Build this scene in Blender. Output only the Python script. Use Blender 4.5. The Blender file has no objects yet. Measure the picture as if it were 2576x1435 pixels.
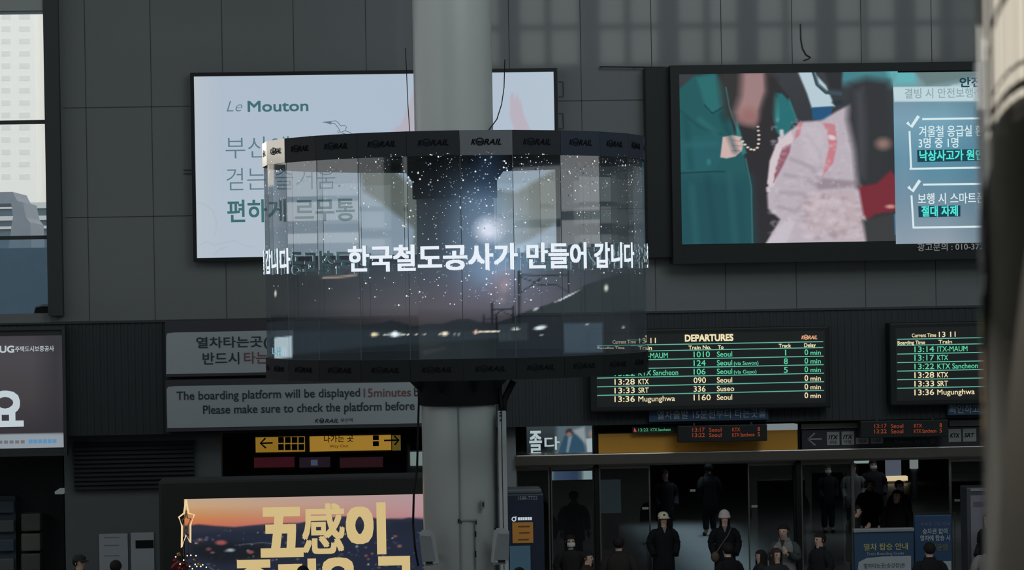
import bpy, bmesh, math, random
import numpy as np
from mathutils import Vector, Matrix

# ------------------------------------------------------------------ camera, world, sun, exposure
SC = bpy.context.scene
COL = SC.collection
W, H, F = 2576, 1435, 6830.0                      # picture size and focal length in pixels
YAW, ROLL = math.radians(2.9), 0.0175
CAM = Vector((0, 0, 6.1))
FW = Vector((math.sin(YAW), math.cos(YAW), 0))
R0 = Vector((math.cos(YAW), -math.sin(YAW), 0))
U0 = Vector((0, 0, 1))
RC = R0 * math.cos(ROLL) - U0 * math.sin(ROLL)
UC = U0 * math.cos(ROLL) + R0 * math.sin(ROLL)
cd = bpy.data.cameras.new('camera')
cam = bpy.data.objects.new('camera', cd)
COL.objects.link(cam)
m3 = Matrix((RC, UC, -FW)).transposed()
cam.matrix_world = Matrix.Translation(CAM) @ m3.to_4x4()
cd.sensor_width = 36.0
cd.lens = 36.0 * F / W
cd.clip_end = 2000
cd.clip_start = 0.05
cd.dof.use_dof = True
cd.dof.focus_distance = 46.0
cd.dof.aperture_fstop = 8.0
SC.camera = cam
SC.view_settings.view_transform = 'Standard'
SC.view_settings.look = 'None'
SC.view_settings.gamma = 1.0
SC.view_settings.use_curve_mapping = False
SC.view_settings.exposure = 0.0

wd = bpy.data.worlds.new('daylight')
SC.world = wd
wd.use_nodes = True
wd.node_tree.nodes['Background'].inputs[0].default_value = (0.95, 0.985, 1.0, 1)
wd.node_tree.nodes['Background'].inputs[1].default_value = 1.3

sl = bpy.data.lights.new('sun', 'SUN')
sl.energy = 6.0
sl.angle = math.radians(0.6)
sl.color = (1.0, 0.93, 0.82)
so = bpy.data.objects.new('sun', sl)
COL.objects.link(so)
to_sun = Vector((-0.53, 0.848, 0.095)).normalized()
so.rotation_euler = to_sun.to_track_quat('Z', 'Y').to_euler()


def area(name, loc, aim, sx, sy, power, color=(1, 1, 1), portal=False):
    l = bpy.data.lights.new(name, 'AREA')
    l.shape = 'RECTANGLE'
    l.size, l.size_y = sx, sy
    l.energy = power
    l.color = color
    o = bpy.data.objects.new(name, l)
    COL.objects.link(o)
    o.location = loc
    o.rotation_euler = (Vector(aim) - Vector(loc)).to_track_quat('-Z', 'Y').to_euler()
    if portal:
        l.cycles.is_portal = True
    return o


# daylight openings of the hall (portals), a skylight lamp, and an added right-hand fill
area('wall_fill_lamp', (12, 20, 19.2), (10, 52, 5), 14, 8, 1900, (0.84, 0.97, 1.0))  # added fill, set forward of the skylight and aimed at the back wall
area('skylight_lamp_left', (-9, 30, 19.6), (-9, 36, 0), 10, 14, 130, (0.84, 0.97, 1.0))
area('portal_left', (-22, 25, 11.8), (0, 25, 11.8), 50, 9.4, 0, portal=True)
area('portal_right', (24, 28, 7.95), (0, 28, 7.95), 30, 2.1, 0, portal=True)
area('portal_front', (13, -8, 16.7), (13, 0, 16.7), 22, 3.2, 0, portal=True)
# added fill for the floor patch and far crowd behind the doors, no fittings
area('passage_fill', (7.5, 62, 3.8), (7.5, 62, 0), 0.6, 12, 46, (0.58, 0.84, 1.0)).data.spread = math.radians(48)

area('crowd_fill', (12.6, 65, 3.9), (12.0, 66, 0), 5, 4, 55, (0.85, 0.95, 1.0))

# ------------------------------------------------------------------ helpers
rnd = random.Random(7)


def ray(x, y):
    return FW * F + RC * (x - W / 2) - UC * (y - H / 2)


def at(x, y, Y):
    d = ray(x, y)
    return CAM + d * (Y / d.y)


def project(P):
    rel = np.asarray(P, float) - np.array(CAM)
    dep = rel @ np.array(FW)
    return W / 2 + F * (rel @ np.array(RC)) / dep, H / 2 - F * (rel @ np.array(UC)) / dep


def rect(x0, y0, x1, y1, Y):
    xm, ym = (x0 + x1) / 2, (y0 + y1) / 2
    return at(x0, ym, Y).x, at(x1, ym, Y).x, at(xm, y1, Y).z, at(xm, y0, Y).z


def lin(c):
    r = []
    for v in c[:3]:
        v = v / 255.0
        r.append(v / 12.92 if v <= 0.04045 else ((v + 0.055) / 1.055) ** 2.4)
    return tuple(r)


_mats = {}


def pbr(name, color, rough=0.6, metal=0.0, spec=0.5, var=0.12, scale=3.0, bump=0.0):
    """Surface with a light procedural variation; color is sRGB 0-255 reflectance."""
    if name in _mats:
        return _mats[name]
    m = bpy.data.materials.new(name)
    m.use_nodes = True
    nt = m.node_tree
    b = nt.nodes['Principled BSDF']
    c = lin(color)
    tc = nt.nodes.new('ShaderNodeTexCoord')
    nz = nt.nodes.new('ShaderNodeTexNoise')
    nz.inputs['Scale'].default_value = scale
    nz.inputs['Detail'].default_value = 5
    nt.links.new(tc.outputs['Object'], nz.inputs['Vector'])
    mx = nt.nodes.new('ShaderNodeMix')
    mx.data_type = 'RGBA'
    mx.inputs[6].default_value = tuple(v * (1 - var) for v in c) + (1,)
    mx.inputs[7].default_value = tuple(min(1, v * (1 + var)) for v in c) + (1,)
    nt.links.new(nz.outputs['Fac'], mx.inputs[0])
    nt.links.new(mx.outputs[2], b.inputs['Base Color'])
    b.inputs['Roughness'].default_value = rough
    b.inputs['Metallic'].default_value = metal
    b.inputs['Specular IOR Level'].default_value = spec
    if bump:
        bp = nt.nodes.new('ShaderNodeBump')
        bp.inputs['Strength'].default_value = bump
        nt.links.new(nz.outputs['Fac'], bp.inputs['Height'])
        nt.links.new(bp.outputs['Normal'], b.inputs['Normal'])
    _mats[name] = m
    return m


def glow(name, color, strength=1.0):
    """Lit surface of a screen, a light box or a display: color is the shown sRGB 0-255."""
    if name in _mats:
        return _mats[name]
    m = bpy.data.materials.new(name)
    m.use_nodes = True
    nt = m.node_tree
    b = nt.nodes['Principled BSDF']
    b.inputs['Base Color'].default_value = (0.01, 0.01, 0.01, 1)
    b.inputs['Roughness'].default_value = 0.5
    b.inputs['Specular IOR Level'].default_value = 0.1
    b.inputs['Emission Color'].default_value = lin(color) + (1,)
    b.inputs['Emission Strength'].default_value = strength
    _mats[name] = m
    return m


def picture_mat(name, strength=1.0):
    if name in _mats:
        return _mats[name]
    m = bpy.data.materials.new(name)
    m.use_nodes = True
    nt = m.node_tree
    b = nt.nodes['Principled BSDF']
    a = nt.nodes.new('ShaderNodeAttribute')
    a.attribute_name = 'shown'
    b.inputs['Base Color'].default_value = (0.01, 0.01, 0.01, 1)
    b.inputs['Roughness'].default_value = 0.5
    b.inputs['Specular IOR Level'].default_value = 0.1
    nt.links.new(a.outputs['Color'], b.inputs['Emission Color'])
    b.inputs['Emission Strength'].default_value = strength
    _mats[name] = m
    return m


def pane_mat(name, tint, refl=0.06, grazing=0.5, rough=0.0, shown=False):
    """Thin clear sheet: tinted see-through plus mirror reflection, optionally with its own lit pixels."""
    if name in _mats:
        return _mats[name]
    m = bpy.data.materials.new(name)
    m.use_nodes = True
    nt = m.node_tree
    nt.nodes.remove(nt.nodes['Principled BSDF'])
    out = nt.nodes['Material Output']
    tr = nt.nodes.new('ShaderNodeBsdfTransparent')
    tr.inputs[0].default_value = tuple(tint) + (1,)
    gl = nt.nodes.new('ShaderNodeBsdfGlossy')
    gl.inputs['Roughness'].default_value = rough
    lw = nt.nodes.new('ShaderNodeLayerWeight')
    lw.inputs['Blend'].default_value = 0.25
    mr = nt.nodes.new('ShaderNodeMapRange')
    mr.inputs['To Min'].default_value = refl
    mr.inputs['To Max'].default_value = grazing
    nt.links.new(lw.outputs['Facing'], mr.inputs['Value'])
    mx = nt.nodes.new('ShaderNodeMixShader')
    nt.links.new(mr.outputs['Result'], mx.inputs[0])
    nt.links.new(tr.outputs[0], mx.inputs[1])
    nt.links.new(gl.outputs[0], mx.inputs[2])
    last = mx
    if shown:
        a = nt.nodes.new('ShaderNodeAttribute')
        a.attribute_name = 'shown'
        em = nt.nodes.new('ShaderNodeEmission')
        nt.links.new(a.outputs['Color'], em.inputs[0])
        ad = nt.nodes.new('ShaderNodeAddShader')
        nt.links.new(mx.outputs[0], ad.inputs[0])
        nt.links.new(em.outputs[0], ad.inputs[1])
        last = ad
    nt.links.new(last.outputs[0], out.inputs[0])
    _mats[name] = m
    return m


class MB:
    def __init__(self):
        self.v, self.f, self.m = [], [], []
        self.mat = 0

    def add(self, vs, fs, mat=None):
        n = len(self.v)
        self.v += [tuple(p) for p in vs]
        self.f += [tuple(i + n for i in f) for f in fs]
        self.m += [self.mat if mat is None else mat] * len(fs)
        return self

    def box(self, x0, x1, y0, y1, z0, z1, mat=None):
        vs = [(x0, y0, z0), (x1, y0, z0), (x1, y1, z0), (x0, y1, z0), (x0, y0, z1), (x1, y0, z1), (x1, y1, z1), (x0, y1, z1)]
        return self.add(vs, [(0, 3, 2, 1), (4, 5, 6, 7), (0, 1, 5, 4), (1, 2, 6, 5), (2, 3, 7, 6), (3, 0, 4, 7)], mat)

    def bbox(self, x0, x1, y0, y1, z0, z1, b=0.02, mat=None):
        """box with chamfered edges"""
        bm = bmesh.new()
        bmesh.ops.create_cube(bm, size=1.0)
        for v in bm.verts:
            v.co = Vector(((x0 + x1) / 2 + v.co.x * (x1 - x0), (y0 + y1) / 2 + v.co.y * (y1 - y0), (z0 + z1) / 2 + v.co.z * (z1 - z0)))
        bmesh.ops.bevel(bm, geom=bm.edges[:], offset=b, segments=2, profile=0.6, affect='EDGES')
        return self.bm(bm, mat)

    def bm(self, bm, mat=None):
        bm.verts.index_update()
        self.add([v.co.copy() for v in bm.verts], [[v.index for v in f.verts] for f in bm.faces], mat)
        bm.free()
        return self

    def quad(self, x0, x1, z0, z1, Y, mat=None):
        return self.add([(x0, Y, z0), (x1, Y, z0), (x1, Y, z1), (x0, Y, z1)], [(0, 1, 2, 3)], mat)

    def tube(self, pts, rad, n=8, mat=None, cap=True):
        pts = [Vector(p) for p in pts]
        rs = rad if isinstance(rad, (list, tuple)) else [rad] * len(pts)
        vs, fs = [], []
        for i, p in enumerate(pts):
            t = (pts[min(i + 1, len(pts) - 1)] - pts[max(i - 1, 0)]).normalized()
            a = t.cross(Vector((0, 0, 1)))
            if a.length < 1e-3:
                a = t.cross(Vector((1, 0, 0)))
            a.normalize()
            b = t.cross(a)
            for k in range(n):
                q = 2 * math.pi * k / n
                vs.append(p + (a * math.cos(q) + b * math.sin(q)) * rs[i])
        for i in range(len(pts) - 1):
            for k in range(n):
                fs.append((i * n + k, i * n + (k + 1) % n, (i + 1) * n + (k + 1) % n, (i + 1) * n + k))
        if cap:
            fs.append(tuple(range(n)))
            fs.append(tuple(reversed(range((len(pts) - 1) * n, len(pts) * n))))
        return self.add(vs, fs, mat)

    def lathe(self, prof, c, n=48, mat=None):
        """profile [(r, z)] round the vertical axis through c"""
        vs, fs = [], []
        for r, z in prof:
            for k in range(n):
                a = 2 * math.pi * k / n
                vs.append((c[0] + r * math.cos(a), c[1] + r * math.sin(a), z))
        for i in range(len(prof) - 1):
            for k in range(n):
                fs.append((i * n + k, i * n + (k + 1) % n, (i + 1) * n + (k + 1) % n, (i + 1) * n + k))
        return self.add(vs, fs, mat)

    def poly(self, pts, Y, mat=None, thick=0.0):
        """flat shape from picture points on the plane Y"""
        vs = [at(x, y, Y) for x, y in pts]
        bm = bmesh.new()
        bv = [bm.verts.new(v) for v in vs]
        es = [bm.edges.new((bv[i], bv[(i + 1) % len(bv)])) for i in range(len(bv))]
        bmesh.ops.triangle_fill(bm, use_beauty=True, edges=es)
        for f in bm.faces:
            f.normal_update()
            if f.normal.y > 0:
                f.normal_flip()
        return self.bm(bm, mat)

    def line(self, pts, Y, w, mat=None, closed=False):
        """thin flat stroke through picture points; w in picture pixels"""
        P = [at(x, y, Y) for x, y in pts]
        if closed:
            P.append(P[0])
        k = Y / F * w / 2
        L, Rr = [], []
        for i, p in enumerate(P):
            t = (P[min(i + 1, len(P) - 1)] - P[max(i - 1, 0)]).normalized()
            n = Vector((-t.z, 0, t.x)) * k
            L.append(p + n)
            Rr.append(p - n)
        n = len(P)
        return self.add(L + Rr, [(i, n + i, n + i + 1, i + 1) for i in range(n - 1)], mat)


ORIGIN = {}


def empty(name, loc):
    o = bpy.data.objects.new(name, None)
    o.empty_display_size = 0.2
    COL.objects.link(o)
    o.location = loc
    ORIGIN[o] = Vector(loc)
    return o


def tag(o, label, cat, group=None):
    o['label'] = label
    o['category'] = cat
    if group:
        o['group'] = group
    return o


def thing(name, label, cat, loc, group=None):
    return tag(empty(name, loc), label, cat, group)


def obj(name, mb, mats, parent=None, smooth=False, label=None):
    me = bpy.data.meshes.new(name)
    org = ORIGIN[parent] if parent is not None else Vector((0, 0, 0))
    if parent is None and mb.v:
        a = np.array(mb.v)
        org = Vector(((a[:, 0].min() + a[:, 0].max()) / 2, (a[:, 1].min() + a[:, 1].max()) / 2, a[:, 2].min()))
    me.from_pydata([Vector(p) - org for p in mb.v], [], mb.f)
    mats = mats if isinstance(mats, (list, tuple)) else [mats]
    for m in mats:
        me.materials.append(m)
    if len(mats) > 1:
        me.polygons.foreach_set('material_index', mb.m)
    if smooth:
        me.polygons.foreach_set('use_smooth', [True] * len(me.polygons))
    me.update()
    o = bpy.data.objects.new(name, me)
    COL.objects.link(o)
    ORIGIN[o] = org
    if parent is not None:
        o.parent = parent
    else:
        o.location = org
    if label:
        o['label'] = label
    return o


def struct(name, mb, mats, label=None, smooth=False, parent=None):
    o = obj(name, mb, mats, parent, smooth)
    if parent is None:
        o['kind'] = 'structure'
        o['label'] = label or name.replace('_', ' ')
        o['category'] = name.split('_')[0]
    return o


# ---- lettering
_tm = {}


def text_mesh(body, bold=0.0, shear=0.0, res=3):
    key = (body, bold, shear, res)
    if key not in _tm:
        c = bpy.data.curves.new('lettering', 'FONT')
        c.body = body
        c.offset = bold
        c.shear = shear
        c.resolution_u = res
        o = bpy.data.objects.new('lettering', c)
        COL.objects.link(o)
        dg = bpy.context.evaluated_depsgraph_get()
        me = bpy.data.meshes.new_from_object(o.evaluated_get(dg))
        v = [(p.co.x, p.co.y) for p in me.vertices]
        f = [tuple(p.vertices) for p in me.polygons]
        bpy.data.objects.remove(o)
        bpy.data.curves.remove(c)
        bpy.data.meshes.remove(me)
        _tm[key] = (v, f)
    return _tm[key]


CAPH = None


def text_norm(body, bold=0.0, shear=0.0, res=3):
    """outline scaled to x 0..1 and y so that 1 is the cap height (Latin) or the whole glyph height (Hangul, Hanja)"""
    global CAPH
    if CAPH is None:
        CAPH = max(p[1] for p in text_mesh('H')[0])
    v, f = text_mesh(body, bold, shear, res)
    a = np.array(v)
    x0, x1 = a[:, 0].min(), a[:, 0].max()
    wide = any(ord(ch) > 0x1000 for ch in body)
    y0, y1 = (a[:, 1].min(), a[:, 1].max()) if wide else (0.0, CAPH)
    a[:, 0] = (a[:, 0] - x0) / (x1 - x0)
    a[:, 1] = (a[:, 1] - y0) / (y1 - y0)
    return a, f


def put_text(mb, body, x0, yb, x1, h, Y, bold=0.0, shear=0.0, mat=None):
    """letters between picture columns x0 and x1, standing on row yb at x0, h rows tall, on the plane Y"""
    a, f = text_norm(body, min(bold, 0.0), shear)
    p0 = at(x0, yb, Y)
    wx = at(x1, yb, Y).x - p0.x
    hz = at(x0, yb - h, Y).z - p0.z
    b = max(bold, 0.0) * hz
    for n_, (dx, dz) in enumerate([(i * b, j * b) for i in ((-1, 0, 1) if bold > 0.03 else (-1, 1)) for j in ((-1, 0, 1) if bold > 0.03 else (-1, 1))] if b > 0 else [(0, 0)]):
        mb.add([(p0.x + b + u * (wx - 2 * b) + dx, Y - n_ * 0.0007, p0.z + v * hz + dz) for u, v in a], f, mat)
    return mb


def letter(parent, mat, body, x0, yb, x1, h, Y, bold=0.0, shear=0.0, name='lettering'):
    return obj(name, put_text(MB(), body, x0, yb, x1, h, Y, bold, shear), mat, parent)


def rail_logo(mb, x0, yb, x1, h, Y, mat=None):
    """the railway's wordmark: slanted K RAIL with a globe for the O"""
    w = x1 - x0
    put_text(mb, 'K', x0, yb, x0 + w * 0.17, h, Y, 0.03, 0.3, mat)
    put_text(mb, 'RAIL', x0 + w * 0.42, yb, x1, h, Y, 0.03, 0.3, mat)
    cx, cy, r = x0 + w * 0.29, yb - h * 0.55, h * 0.62
    pts = [(cx + 0.9 * r * math.cos(t), cy + r * math.sin(t)) for t in np.linspace(0, 2 * math.pi, 17)[:-1]]
    mb.line(pts, Y, h * 0.2, mat, closed=True)
    mb.line([(cx - 0.9 * r, cy), (cx + 0.9 * r, cy - 1)], Y, h * 0.22, mat)
    mb.line([(cx - 0.5 * r, cy + 0.4 * r), (cx + 0.6 * r, cy + 0.4 * r)], Y, h * 0.16, mat)
    return mb


# ---- pictures shown on screens
def sdf(px, py, pts):
    pts = np.asarray(pts, float)
    d = np.full(px.shape, 1e18)
    s = np.ones(px.shape)
    n = len(pts)
    j = n - 1
    for i in range(n):
        ex, ey = pts[j] - pts[i]
        wx, wy = px - pts[i][0], py - pts[i][1]
        t = np.clip((wx * ex + wy * ey) / (ex * ex + ey * ey + 1e-9), 0, 1)
        d = np.minimum(d, (wx - ex * t) ** 2 + (wy - ey * t) ** 2)
        c1, c2, c3 = py >= pts[i][1], py < pts[j][1], ex * wy > ey * wx
        s = np.where((c1 & c2 & c3) | (~c1 & ~c2 & ~c3), -s, s)
        j = i
    return s * np.sqrt(d)


class Picture:
    def __init__(self, px, py):
        self.px, self.py = px, py
        self.c = np.zeros(px.shape + (3,))

    def mix(self, a, col):
        a = np.clip(a, 0, 1)[..., None]
        self.c = self.c * (1 - a) + np.asarray(col, float) * a
        return self

    def fill(self, col):
        return self.mix(np.ones(self.px.shape), col)

    def poly(self, pts, col, blur=2.0, a=1.0):
        return self.mix(a * np.clip(0.5 - sdf(self.px, self.py, pts) / (2 * blur), 0, 1), col)

    def ell(self, cx, cy, rx, ry, col, soft=0.2, rot=0.0, a=1.0):
        c, s = math.cos(rot), math.sin(rot)
        dx, dy = self.px - cx, self.py - cy
        q = np.sqrt(((dx * c + dy * s) / rx) ** 2 + ((-dx * s + dy * c) / ry) ** 2)
        return self.mix(a * np.clip((1 + soft - q) / (2 * soft), 0, 1), col)

    def stroke(self, pts, col, w, blur=1.2, a=1.0):
        d = np.full(self.px.shape, 1e9)
        for (ax, ay), (bx, by) in zip(pts, pts[1:]):
            ex, ey = bx - ax, by - ay
            wx, wy = self.px - ax, self.py - ay
            t = np.clip((wx * ex + wy * ey) / (ex * ex + ey * ey + 1e-9), 0, 1)
            d = np.minimum(d, np.hypot(wx - ex * t, wy - ey * t))
        return self.mix(a * np.clip(0.5 - (d - w / 2) / (2 * blur), 0, 1), col)

    def ramp(self, pts, axis='y'):
        t = self.py if axis == 'y' else self.px
        ks = [p[0] for p in pts]
        self.c = np.stack([np.interp(t, ks, [p[1][i] for p in pts]) for i in range(3)], -1)
        return self

    def speckle(self, n, box, cols, r0, r1, seed=1, a=0.8):
        r = random.Random(seed)
        for _ in range(n):
            x, y = r.uniform(box[0], box[2]), r.uniform(box[1], box[3])
            q = r.uniform(r0, r1)
            sel = (abs(self.px - x) < q * 4) & (abs(self.py - y) < q * 3)
            if not sel.any():
                continue
            al = np.zeros(self.px.shape)
            rx = q * r.uniform(0.7, 2.2)
            al[sel] = a * np.clip(1.4 - np.hypot((self.px[sel] - x) / rx, (self.py[sel] - y) / q), 0, 1)
            self.mix(al, r.choice(cols))
        return self

    def linear(self):
        v = np.clip(self.c, 0, 255) / 255.0
        return np.where(v <= 0.04045, v / 12.92, ((v + 0.055) / 1.055) ** 2.4)


def picture(name, box, Y, nx, ny, paint, mat, parent):
    """a flat screen face carrying its picture as one colour per point"""
    x0, x1, z0, z1 = rect(*box, Y)
    xs, zs = np.linspace(x0, x1, nx), np.linspace(z0, z1, ny)
    X, Z = np.meshgrid(xs, zs)
    P = np.stack([X, np.full(X.shape, Y), Z], -1).reshape(-1, 3)
    px, py = project(P)
    pic = Picture(px, py)
    paint(pic)
    idx = np.arange(nx * ny).reshape(ny, nx)
    fs = np.stack([idx[:-1, :-1], idx[:-1, 1:], idx[1:, 1:], idx[1:, :-1]], -1).reshape(-1, 4)
    mb = MB()
    mb.v, mb.f = [tuple(p) for p in P], [tuple(int(i) for i in f) for f in fs]
    mb.m = [0] * len(mb.f)
    o = obj(name, mb, mat, parent)
    put_colour(o, pic.linear())
    return o


def put_colour(o, c):
    at_ = o.data.color_attributes.new('shown', 'FLOAT_COLOR', 'POINT')
    a = np.ones((len(c), 4), dtype=np.float32)
    a[:, :3] = c
    at_.data.foreach_set('color', a.ravel())


# ------------------------------------------------------------------ materials
M_wall = pbr('wall_panel_paint', (112, 117, 118), 0.5, spec=0.3, var=0.05, scale=0.6)
M_wall.node_tree.nodes['Principled BSDF'].inputs['Coat Weight'].default_value = 1.0
M_wall.node_tree.nodes['Principled BSDF'].inputs['Coat Roughness'].default_value = 0.035
M_seam = pbr('panel_seam', (62, 66, 68), 0.8)
M_dark = pbr('dark_cladding', (32, 41, 45), 0.6, var=0.1)
M_dark2 = pbr('black_metal', (45, 49, 52), 0.5)
M_frame = pbr('frame_black', (25, 29, 31), 0.5, spec=0.3)
M_floor = pbr('polished_floor', (130, 130, 128), 0.42, spec=0.4, scale=0.7)
M_ceil = pbr('ceiling_paint', (120, 124, 126), 0.8)
M_col = pbr('column_cladding', (166, 170, 168), 0.3, var=0.06, scale=1.2)
M_steel = pbr('brushed_steel', (126, 122, 116), 0.3, metal=1.0, var=0.08, scale=8)
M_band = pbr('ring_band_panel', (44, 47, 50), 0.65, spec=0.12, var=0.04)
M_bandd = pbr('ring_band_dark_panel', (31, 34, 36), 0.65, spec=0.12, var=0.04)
M_band_refl_pale = pbr('ring_band_pale_reflection', (98, 102, 106), 0.65, spec=0.12, var=0.04)  # reflection on one front facet put into its panel colour
M_band_refl_blue = pbr('ring_band_blue_reflection', (52, 58, 68), 0.65, spec=0.12, var=0.04)  # bluish reflection on the right-hand facets put into the colour
M_print = pbr('dark_print', (30, 33, 37), 1.0, spec=0.0)
M_black = pbr('black_sleeve', (16, 17, 18), 0.7, spec=0.2)
M_white = pbr('white_panel', (200, 203, 203), 0.5, var=0.04)
M_door = pane_mat('door_glass', (0.82, 0.86, 0.87), 0.05, 0.5)

WY = 52.0                      # the back wall
FY = 51.4                      # face of the dark fascia band

# ------------------------------------------------------------------ the hall
XL, XR, YF, ZC = -22.0, 24.0, -8.0, 20.0
WIN = rect(-60, 30, 121, 790, WY)              # window left of the wall, x0 x1 z0 z1
zf = rect(1000, 795, 1600, 1075, FY)           # fascia: z0 z1
ZF0, ZF1 = zf[2], zf[3]
xw1 = WIN[1]
mb = MB()
mb.box(xw1 + 0.001, XR, WY, WY + 0.5, ZF0 + 0.02, ZC)             # right of the window
mb.box(XL, xw1, WY, WY + 0.5, WIN[3], ZC)                  # above it
mb.box(XL, xw1, WY, WY + 0.5, ZF0 + 0.02, WIN[2])                 # below it
mb.box(-13.9, WIN[0], WY, WY + 0.5, WIN[2], 8.7)           # unseen raised sill, added to cut the sun on the ring
struct('wall_back', mb, M_wall, 'grey panelled wall above the dark fascia of the concourse')
# panel joints
mb = MB()
zj = [at(800, y, WY).z for y in (263, 538)] + [11.95, 14.0]
for z in zj:
    mb.box(xw1 + 0.3, XR, WY - 0.004, WY, z - 0.009, z + 0.009)
for x in (215, 380, 560, 740, 922, 1100, 1282, 1462, 1640, 1816, 1994, 2168, 2345, 2520):
    X = at(x, 200, WY).x
    mb.box(X - 0.007, X + 0.007, WY - 0.004, WY, ZF1, ZC)
struct('trim_1', mb, M_seam, 'thin dark joints between the wall panels')

mb = MB().box(XL, XR, YF, 95, -0.3, 0.0)
struct('floor', mb, M_floor, 'polished pale floor of the concourse')
mb = MB()
mb.box(XL, XR, YF, 23, ZC, ZC + 0.3).box(XL, XR, 37, WY, ZC, ZC + 0.3)
mb.box(XL, -14, 23, 37, ZC, ZC + 0.3).box(-4, 1, 23, 37, ZC, ZC + 0.3).box(17, XR, 23, 37, ZC, ZC + 0.3)
struct('ceiling', mb, M_ceil, 'high ceiling with two skylights')
mb = MB()
mb.box(XL - 0.3, XL, YF, WY, 0, 7.1).box(XL - 0.3, XL, YF, WY, 16.5, ZC)
for k in range(11):
    y = 0.5 + k * 4.7
    mb.box(XL - 0.25, XL, y, y + 0.45, 7.1, 16.5)
for z, hz in ((7.32, 0.28), (8.02, 0.12), (10.3, 0.3), (13.2, 0.3)):
    mb.box(XL - 0.2, XL, YF, WY, z, z + hz)
mb.box(XL - 0.3, XL, YF, 0.5, 7.1, 16.5)
struct('wall_left', mb, M_wall, 'side wall with a long window band and mullions')
mb = MB()
mb.box(XR, XR + 0.3, YF, WY, 0, 6.9).box(XR, XR + 0.3, YF, WY, 9.0, ZC)
mb.box(XR, XR + 0.3, YF, 13, 6.9, 9.0).box(XR, XR + 0.3, 43, WY, 6.9, 9.0)
for y, w in ((19, 1.6), (25, 0.4), (31, 2.2), (37, 0.4)):
    mb.box(XR, XR + 0.25, y, y + w, 6.9, 9.0)
mb.box(XR, XR + 0.25, 13, 43, 7.5, 7.7)
struct('wall_right', mb, M_wall, 'side wall with tall windows')
mb = MB()
mb.box(XL, XR, YF - 0.3, YF, 0, 15.2).box(XL, XR, YF - 0.3, YF, 18.2, ZC).box(XL, 2.0, YF - 0.3, YF, 15.2, 18.2)
for k in range(7):
    x = 2.0 + k * 3.3
    mb.box(x, x + 0.9, YF - 0.3, YF, 15.2, 18.2)
    mb.box(x + 1.9, x + 2.2, YF - 0.3, YF, 15.2, 18.2)
mb.box(2, XR, YF - 0.3, YF, 16.6, 16.85)
struct('wall_front', mb, M_wall, 'wall behind the viewer with a row of high windows')
mb = MB().box(XL, XR, YF, 7, 4.2, 4.5)
struct('floor_1', mb, M_floor, 'upper gallery floor the viewer stands on')

# window at the far left, with bars
wx0, wx1, wz0, wz1 = WIN
wroot = thing('window_1', 'tall window with dark bars at the left end of the wall', 'window', ((wx0 + wx1) / 2, WY, wz0))
wroot['kind'] = 'structure'
mb = MB()
fx = at(152, 400, WY - 0.2).x
mb.box(wx1 - 0.02, fx, WY - 0.25, WY - 0.001, wz0 - 0.05, ZC)
mb.box(wx0 - 0.2, wx0 + 0.05, WY - 0.2, WY + 0.3, wz0, wz1)
for y in (307, 598):
    z = at(60, y, WY).z
    mb.box(wx0 + 0.05, wx1 - 0.02, WY + 0.02, WY + 0.15, z - 0.035, z + 0.035)
obj('window_frame', mb, M_dark2, wroot)
obj('window_head', MB().box(wx0, wx1 - 0.02, WY - 0.2, WY - 0.001, wz1, ZC), pbr('window_head_grey', (150, 156, 154), 0.6), wroot)
mb = MB().quad(wx0 + 0.06, wx1 - 0.021, at(60, 595, WY).z, wz1, WY + 0.1)
obj('window_glass', mb, pane_mat('window_glass', (0.93, 0.94, 0.94), 0.03, 0.3), wroot)
mb = MB().quad(wx0 + 0.06, wx1 - 0.021, wz0, at(60, 601, WY).z, WY + 0.1)
obj('tinted_pane', mb, pane_mat('tinted_glass', (0.62, 0.74, 0.82), 0.05, 0.3), wroot)

# what the window looks on to
M_apt = pbr('apartment_white', (252, 250, 243), 0.8, var=0.03)
M_aptw = pbr('apartment_glass', (236, 236, 231), 0.8, var=0.04)
t = thing('apartment_tower', 'white high-rise apartment block seen through the window', 'building', tuple(at(10, 700, 200)))
b0, b1 = at(-330, 600, 200), at(96, 600, 200)
mb = MB().box(b0.x, b1.x, 200, 215, -5, 36)
mb.box(b1.x, b1.x + 5.5, 203, 214, -5, 36)
obj('wall', mb, M_apt, t)
for r in range(17):
    yy = 35 + r * 31
    for xx, ww in ((4, 22), (48, 27), (-50, 24), (-110, 24)):
        a, b_, c, d = rect(xx, yy, xx + ww, yy + 13, 199.98)
        mb = MB().box(a, b_, 199.985, 200, c, d)
        if r < 14 and xx > -60:
            obj('window', mb, M_aptw, t)
M_roof = pbr('grey_roof', (122, 130, 138), 0.8)
M_roofd = pbr('slate_roof', (106, 122, 132), 0.8)
t = thing('station_canopy', 'flat grey canopy roof outside the window below the apartment block', 'building', tuple(at(60, 800, 110)))
mb = MB()
for y0, y1 in ((507, 522), (541, 552), (567, 574)):
    a, b_, c, d = rect(-200, y0, 240, y1, 110)
    mb.box(a, b_, 111.8, 112, c, d)
obj('roof', mb, M_white, t)
mb = MB()
a, b_, c, d = rect(-200, 516, 240, 640, 112)
mb.box(a, b_, 112, 117, -2, d)
obj('wall', mb, M_roofd, t)
t = thing('rooftop_shed', 'dark stepped rooftop in the lower left of the window', 'building', tuple(at(30, 800, 100)))
mb = MB()
pts = [(-200, 486), (32, 483), (36, 492), (44, 506), (58, 509), (62, 530), (66, 548), (76, 560), (80, 640), (20, 640), (30, 560), (33, 545), (28, 512), (-200, 516)]
fr_, bk_ = [at(x, y, 100.0) for x, y in pts], [at(x, y, 100.0) + Vector((0, 4, 0)) for x, y in pts]
mb.poly(pts, 100.0)
n = len(pts)
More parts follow.
